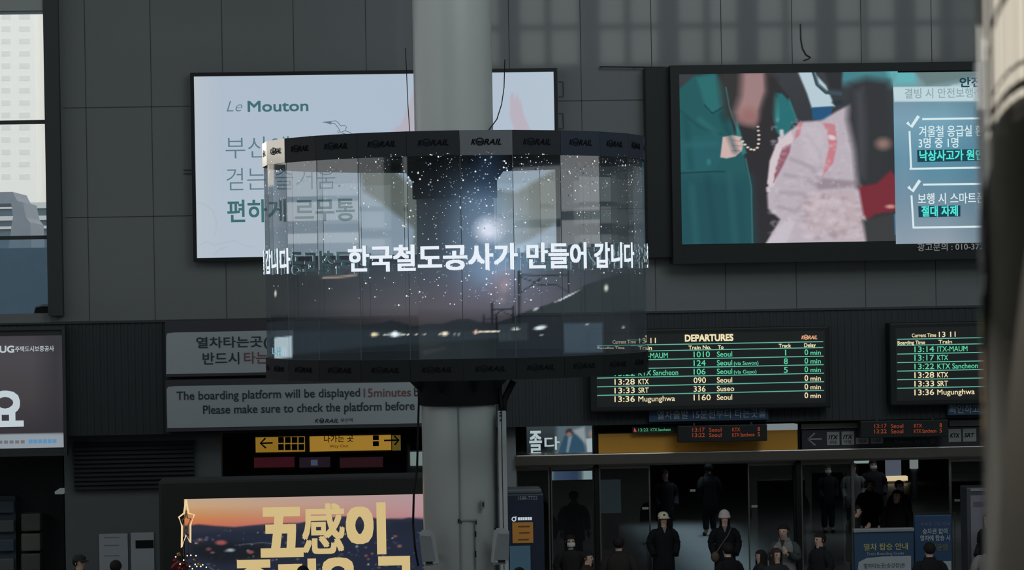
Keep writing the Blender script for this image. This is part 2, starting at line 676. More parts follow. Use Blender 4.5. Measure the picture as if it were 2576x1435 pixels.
mb.add(fr_ + bk_, [(k, n + k, n + (k + 1) % n, (k + 1) % n) for k in range(n)])
obj('wall', mb, M_roof, t)
t = thing('outside_far_sun_blocker', 'unseen grey slab added far outside to keep the sun off the left windows', 'building', (-193, 300, -5))
obj('wall', MB().box(-217, -170, 300, 304, -5, 60), M_roof, t)  # unseen slab, added only to stop sun through the left windows
mb = MB().box(-250, 60, 96, 400, -6.0, -5.0)
t = thing('outside_sun_blocker', 'unseen stepped grey block added outside to cut the sun on ring and column', 'building', (-45, 100, -5))
obj('wall', MB().box(-46, -38, 100, 103, -5, 14.6).box(-38, -25, 100, 103, -5, 45), M_roof, t)  # unseen, added to shape the sun on the ring and column
t = thing('outside_far_sun_blocker', 'unseen grey slab added far outside to keep the sun off the left windows', 'building', (-193, 300, -5))
obj('wall', MB().box(-217, -170, 300, 304, -5, 60), M_roof, t)  # second copy of the added sun-blocking slab
mb = MB().box(-250, 60, 96, 400, -6.0, -5.0)
o = struct('ground', mb, pbr('asphalt', (90, 95, 100), 0.9), 'ground outside the hall')
mb = MB()
a, b_, c, d = rect(-200, 610, 240, 780, 92)
mb.box(a, b_, 92, 95, -5, d - 0.2)
tag(obj('rail_shed', mb, pbr('rail_shed_blue', (80, 98, 110), 0.7)), 'low blue-grey rail shed behind the lowest window pane', 'building')
mb = MB()
a, b_, c, d = rect(88, 765, 150, 800, 53.5)
mb.bbox(a, b_, 53.0, 54.0, 4.21, d, 0.2)
tag(obj('planter', mb, M_black), 'dark round-topped planter outside the bottom corner of the window', 'planter')

# fascia band with fine upright ribs
mb = MB().box(XL, XR, FY, WY, ZF0, ZF1)
X = at(-300, 900, FY).x
while X < at(2560, 900, FY).x:
    mb.box(X, X + 0.05, FY - 0.015, FY, ZF0, ZF1)
    X += 0.13
struct('trim_2', mb, M_dark, 'dark ribbed fascia band that carries the signs')
mb = MB().box(XL, XR, FY - 0.05, WY, ZF1, ZF1 + 0.04)
struct('trim_3', mb, M_dark2, 'thin ledge on top of the dark fascia')
# under the fascia on the left: wall, shutter, pier
mb = MB()
a, b_, c, d = rect(163, 1095, 400, 1435, WY - 0.1)
mb.box(a, b_, WY - 0.1, WY + 0.4, 0, ZF0)
a2 = at(491, 1150, WY).x
b2 = at(557, 1150, WY).x
mb.box(a2, b2, WY - 0.1, WY + 0.4, 0, ZF0)
mb.box(b_, a2, WY - 0.1, WY + 0.4, 0, ZF0)
struct('wall_back_1', mb, pbr('lower_wall_paint', (82, 88, 90), 0.6, var=0.06), 'grey lower wall under the fascia at the left')
mb = MB()
a, b_, c, d = rect(186, 1112, 488, 1232, WY - 0.2)
mb.box(a, b_, WY - 0.18, WY - 0.101, c, d)
n = 11
for k in range(n):
    z = c + (d - c) * k / n
    mb.add([(a, WY - 0.18, z), (b_, WY - 0.18, z), (b_, WY - 0.25, z + 0.02), (a, WY - 0.25, z + 0.02), (b_, WY - 0.18, z + (d - c) / n), (a, WY - 0.18, z + (d - c) / n)],
           [(0, 1, 2, 3), (3, 2, 4, 5)])
tag(obj('roller_shutter', mb, M_dark2), 'dark grey slatted shutter under the fascia on the left', 'shutter')

# space behind the doors
mb = MB().box(XL, XR, 84.0, 84.3, 0, 4.2)
struct('wall_far', mb, pbr('far_wall_paint', (58, 60, 66), 0.7), 'dark end wall of the passage behind the doors')
mb = MB().box(XL, XR, WY + 0.6, 84, 4.0, 4.2)
mb.box(XL - 0.3, XL, WY, 84, 0, 4.2).box(XR, XR + 0.3, WY, 84, 0, 4.2)
struct('ceiling_1', mb, pbr('passage_ceiling', (50, 52, 54), 0.8), 'low dark ceiling of the passage behind the doors')

# ------------------------------------------------------------------ signs on the wall
P_scr = picture_mat('screen_picture')
G_white = glow('letters_white', (222, 226, 224))
G_green = glow('letters_green', (92, 205, 160))
G_cream = glow('letters_cream', (240, 224, 180))
G_line = glow('letters_teal_line', (95, 175, 155))
G_teal = glow('print_teal', (62, 108, 112))
G_tealthin = glow('print_grey_teal', (92, 122, 132))


def frame_box(mb, x0, y0, x1, y1, Y0, Y1, fx, mat=None):
    """open picture frame: outer picture box, border fx pixels wide, from depth Y0 to Y1"""
    a, b, c, d = rect(x0, y0, x1, y1, Y0)
    w = fx * Y0 / F
    mb.box(a, b, Y0, Y1, d - w, d, mat)
    mb.box(a, b, Y0, Y1, c, c + w, mat)
    mb.box(a, a + w, Y0, Y1, c + w, d - w, mat)
    mb.box(b - w, b, Y0, Y1, c + w, d - w, mat)
    return a, b, c, d


# --- white shoe advertisement
Y = 51.72
t = thing('light_box', 'large white lit advertising board in a black frame behind the ring display', 'billboard', tuple(at(945, 650, WY)))
mb = MB()
frame_box(mb, 482, 177, 1406, 651, Y, WY, 9)
obj('frame', mb, M_frame, t)
Y = 51.8


def paint_shoe_ad(p):
    p.ramp([(480, (184, 194, 202)), (560, (174, 188, 203)), (1000, (172, 187, 204)), (1405, (180, 194, 208))], 'x')
    p.ell(700, 600, 420, 120, (182, 193, 204), 0.8, a=0.6)
    # figure with raised arms in an olive jacket
    p.poly([(1040, 225), (1050, 238), (1046, 300), (1040, 345), (975, 360), (985, 330), (1010, 312), (1026, 270)], (178, 174, 186), 5)
    p.poly([(1284, 240), (1290, 232), (1296, 252), (1301, 234), (1306, 256), (1310, 250), (1318, 290), (1336, 330), (1352, 372), (1300, 372), (1292, 322), (1282, 290)], (184, 176, 188), 2.5)
    p.poly([(905, 428), (985, 425), (1050, 478), (1070, 600), (1035, 570), (960, 512), (915, 482)], (124, 128, 120), 7)
    p.poly([(1010, 425), (1060, 425), (1060, 470), (1045, 460)], (174, 188, 203), 4)
    p.poly([(1250, 480), (1300, 484), (1400, 425), (1398, 560), (1330, 605), (1260, 640), (1180, 640), (1130, 640), (1150, 480)], (126, 128, 116), 7)
    p.poly([(1050, 480), (1265, 478), (1260, 640), (1040, 640)], (112, 116, 108), 6)
    p.ell(1150, 440, 60, 70, (150, 132, 128), 0.2)
    p.ell(1150, 400, 66, 48, (58, 54, 54), 0.2)
    # cloud outlines
    for pts in ([(492, 508), (515, 515), (535, 530), (545, 560), (542, 590)], [(500, 618), (520, 608), (538, 618), (560, 612), (590, 606), (615, 618), (640, 622)], [(540, 640), (555, 626), (572, 622)]):
        p.stroke(pts, (160, 178, 192), 1.6, a=0.7)


picture('lit_face', (489, 184, 1399, 643), Y, 455, 230, paint_shoe_ad, P_scr, t)
Y -= 0.01
letter(t, G_tealthin, 'Le', 570, 281, 610, 27, Y, -0.012, 0.3)
letter(t, G_teal, 'Mouton', 623, 281, 776, 26, Y, 0.03)
mb = put_text(MB(), '부산에서', 568, 399, 782, 54, Y, -0.008)
obj('lettering', mb, G_tealthin, t)
mb = put_text(MB(), '걷는 즐거움.', 570, 480, 857, 57, Y, -0.008)
obj('lettering', mb, G_tealthin, t)
mb = put_text(MB(), '편하게 르무통', 572, 560, 893, 56, Y, 0.018)
obj('lettering', mb, G_teal, t)
mb = MB()
for pts in ([(812, 308), (828, 306), (845, 304), (851, 309), (857, 317)], [(828, 312), (842, 311), (849, 319), (854, 327), (848, 332), (856, 335)],
            [(857, 317), (868, 316), (872, 320), (868, 329), (858, 333), (852, 328)], [(868, 329), (880, 333), (888, 340)], [(860, 335), (872, 338)]):
    mb.line(pts, Y, 1.8)
mb.poly([(812, 307), (830, 305), (836, 309), (828, 312)], Y)
obj('gull_drawing', mb, G_tealthin, t)

# bracket pieces beside the advertisement
mb = MB()
for y in (205, 285):
    mb.line([(1406, y), (1417, y + 1), (1418, y + 38), (1406, y + 38)], WY - 0.03, 2.5)
for y in (428, 437):
    mb.line([(462, y), (482, y)], WY - 0.03, 2.5)
tag(obj('cable_clip', mb, M_dark2), 'thin dark cable clips on the wall at both sides of the white advertisement', 'clip')

# --- big video wall
Y = 51.35
t = thing('video_screen', 'large video screen showing people in winter coats on the right of the wall', 'screen', tuple(at(2100, 655, WY)))
mb = MB()
frame_box(mb, 1690, 158, 2700, 656, Y, WY, 22)
a, b, c, d = rect(1712, 180, 2690, 634, Y)
mb.box(a, b, Y + 0.07, WY, c, d)
mb.quad(a, b, at(2100, 611, Y).z - 0.0, at(2100, 611, Y).z + 0.001, Y + 0.05)
obj('frame', mb, M_frame, t)
mb = MB()
a, b, c, d = rect(1626, 169, 1689, 650, 51.6)
mb.bbox(a, b, 51.6, WY, c, d, 0.02)
obj('side_cabinet', mb, M_frame, t)


def paint_coats(p):
    p.ramp([(170, (58, 62, 66)), (400, (48, 50, 54)), (620, (52, 50, 54))])
    p.poly([(2090, 170), (2320, 170), (2300, 215), (2180, 222), (2110, 210)], (70, 128, 136), 12)
    p.poly([(2230, 175), (2310, 172), (2305, 212), (2250, 214)], (98, 180, 184), 10)
    p.poly([(2300, 180), (2450, 172), (2470, 192), (2330, 216)], (104, 126, 126), 5)
    p.poly([(2340, 214), (2500, 180), (2500, 225), (2330, 222)], (172, 196, 202), 3)
    p.poly([(2006, 178), (2043, 178), (2078, 215), (2100, 268), (2042, 272), (2030, 235)], (182, 202, 212), 3)
    p.poly([(2042, 271), (2096, 268), (2086, 304), (2044, 300)], (36, 84, 124), 2)
    p.stroke([(2046, 178), (2056, 212), (2078, 232), (2114, 236)], (58, 76, 86), 10)
    p.stroke([(2050, 182), (2060, 212), (2080, 228)], (110, 135, 145), 3)
    p.poly([(2072, 176), (2120, 176), (2116, 226), (2088, 222)], (44, 46, 50), 4)
    p.ell(2108, 258, 14, 6, (40, 50, 58), 0.4)
    # adult in a teal coat
    p.poly([(1712, 225), (1760, 190), (1840, 178), (1930, 178), (1990, 250), (2006, 300), (1995, 330), (1965, 345), (1960, 612), (1722, 616), (1700, 420)], (46, 45, 49), 4)
    p.poly([(1700, 232), (1745, 192), (1800, 180), (1826, 220), (1830, 270), (1846, 330), (1872, 390), (1888, 470), (1892, 620), (1700, 620)], (34, 88, 92), 3)
    p.poly([(1700, 440), (1885, 450), (1895, 630), (1700, 630)], (32, 78, 86), 22)
    p.poly([(1752, 196), (1800, 184), (1818, 230), (1822, 268), (1790, 285), (1772, 262)], (42, 106, 108), 5)
    p.stroke([(1772, 264), (1792, 286), (1822, 268)], (22, 62, 68), 3)
    p.poly([(1852, 300), (1862, 330), (1878, 385), (1868, 390), (1852, 350)], (50, 120, 120), 3)
    p.poly([(1936, 230), (1968, 236), (1988, 258), (2004, 302), (1992, 318), (1976, 345), (1966, 350), (1952, 330), (1938, 280)], (38, 108, 112), 3)
    p.poly([(1942, 240), (1956, 248), (1960, 300), (1948, 306)], (62, 142, 142), 5)
    p.poly([(1700, 352), (1760, 340), (1818, 342), (1828, 392), (1812, 402), (1796, 430), (1700, 436)], (36, 92, 98), 3)
    p.stroke([(1704, 436), (1796, 432), (1824, 432)], (22, 58, 66), 3)
    p.stroke([(1712, 280), (1760, 320), (1815, 338)], (26, 70, 76), 6, 4, 0.6)
    p.ell(1783, 408, 6, 8, (48, 112, 116), 0.4)
    p.poly([(1818, 345), (1842, 340), (1866, 345), (1862, 352), (1870, 362), (1866, 380), (1850, 394), (1828, 399), (1812, 396)], (204, 174, 170), 2)
    p.stroke([(1842, 352), (1862, 356)], (160, 125, 122), 1.6)
    p.stroke([(1842, 366), (1866, 368)], (160, 125, 122), 1.6)
    p.stroke([(1840, 379), (1862, 380)], (160, 125, 122), 1.6)
    for bx, by in ((1868, 356), (1874, 364), (1881, 371), (1889, 376), (1897, 377), (1905, 372), (1908, 362), (1909, 351), (1909, 340), (1908, 329), (1907, 319)):
        p.ell(bx, by, 4.2, 2.6, (208, 198, 180), 0.3)
    p.poly([(1806, 170), (1870, 170), (1860, 240), (1845, 300), (1822, 300), (1814, 230)], (52, 50, 50), 14)
    p.poly([(1866, 176), (1930, 176), (1930, 230), (1912, 285), (1898, 316), (1858, 306), (1848, 282), (1862, 240)], (158, 126, 126), 13)
    p.ell(1884, 292, 24, 20, (150, 108, 106), 0.6)
    p.poly([(1926, 176), (1956, 200), (1944, 330), (1914, 330), (1914, 280), (1930, 230)], (46, 44, 46), 10)
    for pts_, c_, w_ in (([(1740, 470), (1752, 610)], (44, 96, 102), 12), ([(1780, 450), (1800, 610)], (26, 68, 76), 14), ([(1835, 440), (1850, 610)], (44, 94, 100), 12), ([(1725, 300), (1738, 420)], (26, 72, 78), 12), ([(1760, 300), (1800, 334)], (50, 116, 118), 8), ([(1730, 365), (1800, 362)], (46, 106, 110), 10), ([(1816, 290), (1850, 380)], (24, 64, 70), 10)):
        p.stroke(pts_, c_, w_, 9, 0.65)
    p.stroke([(1876, 400), (1890, 470), (1893, 612)], (58, 132, 132), 3, 2, 0.8)
    p.stroke([(1826, 220), (1836, 275), (1856, 330)], (58, 134, 134), 3, 2, 0.7)
    p.stroke([(1985, 250), (2004, 300)], (60, 140, 142), 4, 3, 0.7)
    # child in a pink fleece with a rucksack strap
    p.poly([(1962, 350), (1990, 326), (2022, 306), (2066, 304), (2105, 280), (2140, 262), (2156, 300), (2164, 420), (2172, 500), (2182, 560), (2182, 622), (1922, 622), (1940, 590), (1962, 552), (1932, 525), (1930, 490), (1944, 440), (1960, 395)], (184, 174, 184), 4)
    p.poly([(1970, 346), (1990, 330), (1996, 350), (1968, 410), (1946, 470), (1930, 462), (1936, 405), (1952, 365)], (208, 194, 200), 3)
    p.poly([(1968, 372), (1990, 362), (1986, 384), (1962, 432), (1946, 460), (1948, 430)], (146, 92, 106), 3)
    p.poly([(2008, 308), (2020, 306), (2012, 340), (1998, 352)], (190, 118, 128), 3)
    p.poly([(2070, 310), (2100, 312), (2106, 360), (2096, 410), (2068, 446), (2076, 410), (2086, 370), (2080, 332)], (196, 122, 132), 3)
    p.ell(2092, 346, 11, 6, (212, 200, 206), 0.4, 0.3)
    for pts in ([(1990, 400), (2040, 420), (2060, 450)], [(1975, 440), (2030, 452), (2056, 470)], [(1965, 485), (2020, 488), (2044, 500)], [(1958, 520), (2000, 532), (2016, 520)], [(2030, 340), (2060, 380), (2066, 420)]):
        p.stroke(pts, (150, 138, 150), 7, 6, 0.6)
    p.poly([(2052, 462), (2070, 448), (2150, 456), (2160, 470), (2060, 478)], (150, 136, 146), 5)
    p.poly([(2018, 500), (2055, 484), (2140, 478), (2160, 500), (2172, 548), (2176, 600), (2120, 605), (2050, 592), (2020, 560)], (186, 170, 176), 7)
    p.speckle(110, (2020, 485, 2170, 600), [(206, 194, 200), (160, 142, 150), (198, 182, 190)], 4, 9, 3, 0.45)
    p.poly([(1922, 622), (1950, 580), (1985, 545), (2000, 560), (1975, 622)], (196, 188, 198), 4)
    p.speckle(260, (1940, 300, 2160, 600), [(198, 188, 198), (166, 154, 166), (204, 196, 204)], 2.5, 6, 9, 0.28)
    for k_ in range(26):
        yy_ = 330 + k_ * 6
        p.ell(1966 - k_ * 1.4 + (k_ % 3) * 2, yy_, 5, 4, (206, 196, 202), 0.7)
    p.poly([(2008, 318), (2060, 312), (2076, 330), (2070, 420), (2030, 400)], (200, 192, 200), 14, 0.5)
    # dark long hair and others behind
    p.poly([(2138, 210), (2180, 196), (2236, 205), (2238, 330), (2225, 440), (2200, 470), (2158, 470), (2150, 380), (2132, 300)], (50, 52, 56), 12)
    p.poly([(2150, 230), (2172, 220), (2180, 330), (2176, 450), (2160, 440)], (76, 78, 84), 10, 0.6)
    p.ell(2222, 362, 18, 14, (138, 112, 104), 0.6)
    p.poly([(2160, 470), (2205, 462), (2240, 430), (2262, 450), (2262, 530), (2200, 540), (2186, 555), (2172, 540)], (118, 44, 54), 5)
    p.poly([(2170, 555), (2255, 535), (2262, 620), (2182, 620)], (58, 60, 62), 6)
    p.ell(2240, 520, 12, 5, (190, 140, 130), 0.5)
    p.poly([(2250, 540), (2262, 540), (2262, 590), (2252, 590)], (70, 140, 180), 3)


picture('screen_face', (1712, 180, 2262, 611), Y + 0.05, 360, 282, paint_coats, P_scr, t)


def paint_panel(p):
    p.ramp([(170, (110, 140, 148)), (216, (120, 148, 155)), (240, (108, 142, 156)), (300, (118, 162, 182)), (400, (86, 140, 162)), (500, (108, 138, 156)), (610, (146, 158, 170))])
    p.poly([(2250, 150), (2310, 150), (2305, 212), (2250, 214)], (98, 176, 182), 10)
    p.poly([(2300, 180), (2450, 172), (2470, 192), (2330, 216)], (104, 126, 126), 5)
    p.poly([(2395, 214), (2480, 194), (2700, 190), (2700, 225), (2380, 222)], (172, 196, 202), 3)
    p.poly([(2252, 254), (2300, 254), (2300, 620), (2252, 620)], (128, 150, 170), 30, 0.5)
    p.poly([(2440, 254), (2700, 254), (2700, 620), (2440, 620)], (62, 92, 110), 60, 0.45)
    p.poly([(2244, 219), (2700, 215), (2700, 254), (2250, 256)], (188, 212, 218), 1.5)


picture('caption_face', (2250, 180, 2680, 611), Y + 0.045, 150, 150, paint_panel, P_scr, t)
G_pale = glow('caption_white', (214, 232, 236))
G_cyan = glow('caption_cyan', (80, 226, 214))
G_navy = glow('caption_navy', (24, 62, 78))
G_faint = glow('caption_faint', (142, 166, 172))
Yt = Y + 0.03
mb = put_text(MB(), '결빙 시 안전보행·안전', 2276, 248, 2500, 25, Yt, 0.012)
obj('lettering', mb, G_faint, t)
mb = put_text(MB(), '안전', 2414, 219, 2470, 24, Yt, 0.03)
obj('lettering', mb, G_navy, t)
letter(t, G_pale, '겨울철 응급실 환자', 2312, 345, 2496, 28, Yt, 0.01)
letter(t, G_pale, '3명 중 1명', 2311, 373, 2411, 26, Yt, 0.01)
letter(t, G_pale, '보행 시 스마트폰 이용', 2309, 514, 2530, 27, Yt, 0.01)
for pts in ([(2320, 300), (2640, 295)], [(2288, 330), (2292, 425)], [(2288, 425), (2640, 419)], [(2322, 465), (2640, 460)], [(2293, 492), (2298, 573)], [(2296, 573), (2640, 568)]):
    obj('caption_border', MB().line(pts, Yt, 5), G_pale, t)
for cx, cy in ((2296, 306), (2299, 468)):
    obj('tick_mark', MB().line([(cx - 14, cy + 2), (cx - 3, cy + 13), (cx + 15, cy - 14)], Yt, 8), G_pale, t)
obj('highlight_bar', MB().poly([(2307, 378), (2490, 375), (2490, 405), (2308, 408)], Yt), G_navy, t)
obj('highlight_bar', MB().poly([(2310, 519), (2416, 517), (2416, 545), (2311, 547)], Yt), G_navy, t)
letter(t, G_cyan, '낙상사고가 원인', 2313, 405, 2474, 26, Yt - 0.01, 0.028)
letter(t, G_cyan, '절대 자제', 2318, 545, 2410, 26, Yt - 0.01, 0.028)
mb = put_text(MB(), '광고문의 : 010-372', 2308, 632, 2474, 19, Y - 0.01, 0.008)
obj('lettering', mb, pbr('frame_print', (225, 225, 220), 0.5), t)

# thin pole and loose wire above the screen
mb = MB().tube([at(1508, 168, WY - 0.12), at(1690, 170, WY - 0.12)], 0.015, 6)
for x in (1512, 1597, 1660):
    mb.tube([at(x, 168, WY - 0.12), at(x, 168, WY)], 0.012, 6)
tag(obj('wall_rod', mb, M_dark2), 'thin dark horizontal rod sticking out left of the big video screen', 'rod')
mb = MB().tube([at(x, y, WY - 0.03) for x, y in ((2014, 60), (2015, 100), (2019, 122), (2028, 138), (2040, 145), (2034, 148), (2022, 152))], 0.012, 6)
tag(obj('loose_wire', mb, M_dark2), 'loose dark wire hanging down the wall above the big video screen', 'wire')

# --- black-and-white notice boards on the fascia
M_note = pbr('notice_white', (158, 168, 172), 0.5, var=0.03)
M_ink = pbr('notice_ink', (38, 50, 60), 0.6)
M_red = pbr('notice_red', (118, 78, 80), 0.6)
Y = FY - 0.2
t = thing('notice_board', 'white notice in Korean on the dark fascia, partly behind the ring display', 'sign', tuple(at(740, 945, FY)))
a, b, c, d = rect(416, 806, 742, 946, Y)
obj('housing', MB().box(a, b, Y, FY, c, d), pbr('notice_housing', (48, 50, 56), 0.6), t)
mb = MB().poly([(418, 846), (421, 839), (440, 837), (738, 831), (739, 936), (418, 942)], Y - 0.01)
obj('notice_face', mb, M_note, t)
letter(t, M_ink, '열차타는곳(승', 494, 881, 706, 32, Y - 0.02, 0.014)
letter(t, M_ink, '반드시', 510, 918, 602, 30, Y - 0.02, 0.014)
letter(t, M_red, '타는곳', 614, 916, 706, 30, Y - 0.02, 0.014)
t = thing('notice_board', 'long white notice in English below the Korean notice', 'sign', tuple(at(740, 1080, FY)))
a, b, c, d = rect(417, 950, 1130, 1080, Y)
obj('housing', MB().box(a, b, Y, FY, c, d), pbr('notice_housing', (48, 50, 56), 0.6), t)
mb = MB().poly([(419, 980), (423, 974), (440, 972), (1034, 962), (1130, 985), (1130, 1064), (421, 1078)], Y - 0.01)
obj('notice_face', mb, M_note, t)
letter(t, M_ink, 'The boarding platform will be displayed', 444, 1007, 906, 21, Y - 0.02, 0.012)
letter(t, M_red, '15minutes', 915, 999.5, 1034, 21, Y - 0.02, 0.012)
letter(t, M_ink, 'before', 1042, 997, 1118, 21, Y - 0.02, 0.012)
letter(t, M_ink, 'Please make sure to check the platform before', 511, 1042, 1043, 21, Y - 0.02, 0.012)
obj('logo', rail_logo(MB(), 792, 1064, 852, 9, Y - 0.02), M_ink, t)
letter(t, M_ink, '부산역', 857, 1063, 887, 10, Y - 0.02)

# --- departure boards
M_brd = pbr('board_black', (30, 33, 35), 0.5)


def rows(t, x_of, y0, pitch, slope, items, k):
    for s, x0, x1, h, g in items:
        letter(t, G_green if k < 3 else G_cream, s, x0, y0 + pitch * k - slope * (x0 - x_of), x1, h, Yb - 0.02, 0.012)


Yb = 50.95
t = thing('departure_board', 'wide departure board with six trains right beside the ring display', 'sign', tuple(at(1785, 1030, FY)))
a, b, c, d = rect(1484, 826, 2088, 1032, Yb)
obj('frame', MB().bbox(a, b, Yb, FY, c, d, 0.03), M_frame, t)
a, b, c, d = rect(1500, 838, 2076, 1020, Yb)
obj('display_face', MB().box(a, b, Yb - 0.005, Yb + 0.01, c, d), M_brd, t)
SL = 0.0205
letter(t, G_cream, 'DEPARTURES', 1723, 859.5, 1845, 16, Yb - 0.02, 0.05, name='heading')
letter(t, G_cream, 'Current Time', 1541, 865.5, 1600, 9, Yb - 0.02, 0.02)
letter(t, G_cream, '13 11', 1608, 864.5, 1650, 13, Yb - 0.02, 0.012)
for s, x0, x1, yb in (('Boarding Time', 1503, 1571, 882), ('Train', 1606, 1640, 881), ('Train No.', 1732, 1789, 879.5), ('To', 1806, 1820, 878.5), ('Track', 1959, 1990, 875), ('Delay', 2023, 2052, 873.5)):
    letter(t, G_cream, s, x0, yb, x1, 9, Yb - 0.02, 0.03)
mb = rail_logo(MB(), 2016, 854, 2056, 9, Yb - 0.02)
obj('logo', mb, glow('logo_salmon', (232, 170, 130)), t)
mb = MB()
for xl, yl, xr, yr in ((1502, 870.5, 2071, 860), (1502, 886, 2071, 875), (1502, 908, 2072, 896.7), (1502, 930, 2072, 918), (1502, 952, 2073, 939.5), (1502, 974, 2073, 961), (1502, 995.6, 2073, 982.8)):
    mb.line([(xl, yl), (xr, yr)], Yb - 0.015, 2.4)
obj('row_lines', mb, G_line, t)
TR = [('13:14', 'ITX-MAUM', 1680, '1010', 1786, 'Seoul', '', '1'), ('13:17', 'KTX', 1632, '124', 1775, 'Seoul', '(via Suwon)', '8'), ('13:22', 'KTX Sancheon', 1706, '106', 1775, 'Seoul', '(via Gupo)', '5'),
      ('13:28', 'KTX', 1632, '090', 1776, 'Seoul', '', ''), ('13:33', 'SRT', 1632, '336', 1775, 'Suseo', '', ''), ('13:36', 'Mugunghwa', 1698, '1160', 1788, 'Seoul', '', '')]
for k, (tm, tr, trx, no, nox, to, via, tk) in enumerate(TR):
    mb = MB()
    it = [(tm, 1546, 1597, 14, 0), (tr, 1606, trx, 13, 0), (no, 1745, nox, 14, 0), (to, 1803.5, 1847 if to == 'Suseo' else 1842, 13, 0), ('0', 2024, 2033, 14, 0), ('min', 2039, 2065, 11.5, 0)]
    if via:
        it.append((via, 1846, 1908 if 'Suwon' in via else 1903, 9, 0))
    if tk:
        it.append((tk, 1975 if tk == '1' else 1972, 1978 if tk == '1' else 1982, 14, 0))
    rows(t, 1745, 899.5, 21.7, SL, it, k)

t = thing('departure_board', 'departure board at the right edge, partly behind the near steel column', 'sign', tuple(at(2450, 1015, FY)))
a, b, c, d = rect(2239, 808, 2840, 1016, Yb)
obj('frame', MB().bbox(a, b, Yb, FY, c, d, 0.03), M_frame, t)
a, b, c, d = rect(2254, 820, 2826, 1004, Yb)
obj('display_face', MB().box(a, b, Yb - 0.005, Yb + 0.01, c, d), M_brd, t)
letter(t, G_cream, 'DEPARTURES', 2477, 842, 2600, 16, Yb - 0.02, 0.035)
letter(t, G_cream, 'Current Time', 2294, 849, 2355, 9, Yb - 0.02, 0.015)
letter(t, G_cream, '13 11', 2362, 848.5, 2404, 13, Yb - 0.02, 0.01)
letter(t, G_cream, 'Boarding Time', 2258, 867.5, 2327, 9, Yb - 0.02, 0.02)
letter(t, G_cream, 'Train', 2361, 865, 2395, 9, Yb - 0.02, 0.02)
letter(t, G_cream, 'Train No.', 2487, 862.5, 2544, 9, Yb - 0.02, 0.02)
mb = MB()
for y in (854.3, 869.8, 891.5, 913, 934.5, 956, 977.5):
    mb.line([(2257, y), (2820, y - 11.5)], Yb - 0.015, 2.4)
obj('row_lines', mb, G_line, t)
for k, (tm, tr, trx, no, nox, to, via, tk) in enumerate(TR):
    rows(t, 2300, 886.5, 21.7, SL, [(tm, 2300.5, 2350, 14, 0), (tr, 2358, {1680: 2434, 1706: 2460, 1698: 2452}.get(trx, 2385), 13, 0), (no, 2498, 2498 + nox - 1745, 14, 0)], k)

M_blue = pbr('sign_blue', (36, 66, 100), 0.5, var=0.03)
M_bluetxt = pbr('sign_blue_letters', (150, 165, 176), 0.5)
for x0, y0, x1, y1, s, tx0, tx1, yb, lab in ((1633, 1031, 1933, 1059, '열차출발 15분전부터 타는곳을', 1653, 1927, 1056, 'long blue strip sign hanging under the six-train departure board'),
                                             (2384, 1015, 2700, 1042, '확인하고', 2388, 2464, 1041, 'blue strip sign under the departure board at the right edge')):
    a, b, c, d = rect(x0, y0, x1, y1, 51.2)
    t = thing('strip_sign', lab, 'sign', ((a + b) / 2, 51.3, c))
    obj('sign_plate', MB().box(a, b, 51.2, FY, c, d), M_blue, t)
    obj('lettering', put_text(MB(), s, tx0, yb, tx1, 22, 51.19, 0.012), M_bluetxt, t)

# --- lit board at the far left
Y = FY - 0.25
t = thing('light_box', 'brown lit board with one big white syllable at the left edge', 'billboard', tuple(at(0, 1150, FY)))
mb = MB()
a, b, c, d = rect(-330, 826, 166, 1152, Y)
mb.box(a, b, Y + 0.06, FY, c, d)
frame_box(mb, -330, 826, 166, 1152, Y, Y + 0.07, 8)
obj('frame', mb, M_dark2, t)
picture('lit_face', (-310, 848, 158, 1131), Y + 0.02, 100, 60,
        lambda p: (p.ramp([(840, (62, 60, 64)), (900, (72, 70, 74)), (1000, (66, 62, 66)), (1095, (50, 48, 54))]), p.poly([(110, 840), (170, 840), (172, 1096), (112, 1096)], (44, 44, 48), 30, 0.6),
                   p.poly([(-400, 1100), (170, 1091), (170, 1140), (-400, 1140)], (142, 150, 158), 2)), P_scr, t)
G_hug = glow('board_white', (182, 192, 200))
letter(t, G_hug, 'HUG', -20, 888, 36, 16, Y, 0.05)
letter(t, G_hug, '주택도시보증공사', 38, 886, 136, 14, Y, 0.012)
obj('lettering', put_text(MB(), '요', -32, 1072, 60, 84, Y, 0.045), glow('board_pale', (190, 204, 210)), t)
mb = MB()
for k in range(9):
    mb.line([(-60 + k * 14, 1113 + 1 - k * 0.2), (-50 + k * 14, 1113 + 1 - k * 0.2)], Y, 8, 0)
for k in range(6):
    mb.line([(72 + k * 12, 1111.5 - k * 0.2), (82 + k * 12, 1111.5 - k * 0.2)], Y, 10, 1)
obj('small_print', mb, [glow('board_grey', (104, 110, 118)), glow('board_blue', (90, 140, 180))], t)

# ------------------------------------------------------------------ column and ring display
CX, CY = at(1147, 640, 40.0).x, 40.0
DC = math.hypot(CX, CY)
EF = Vector((-CX / DC, -CY / DC, 0))            # towards the viewer
ER = Vector((CY / DC, -CX / DC, 0))             # to the right as seen by the viewer
RR = 2.8
YN = CY - RR
z_top, z_bt = at(1147, 328, YN).z, at(1147, 391, YN).z
z_bb, z_bot = at(1147, 904, YN).z, at(1147, 959, YN).z


def rp(th, r, z):
    """point of the ring at angle th (degrees, 0 faces the viewer, positive to the right)"""
    a = math.radians(th)
    v = EF * (math.cos(a) * r) + ER * (math.sin(a) * r)
    return Vector((CX + v.x, CY + v.y, z))


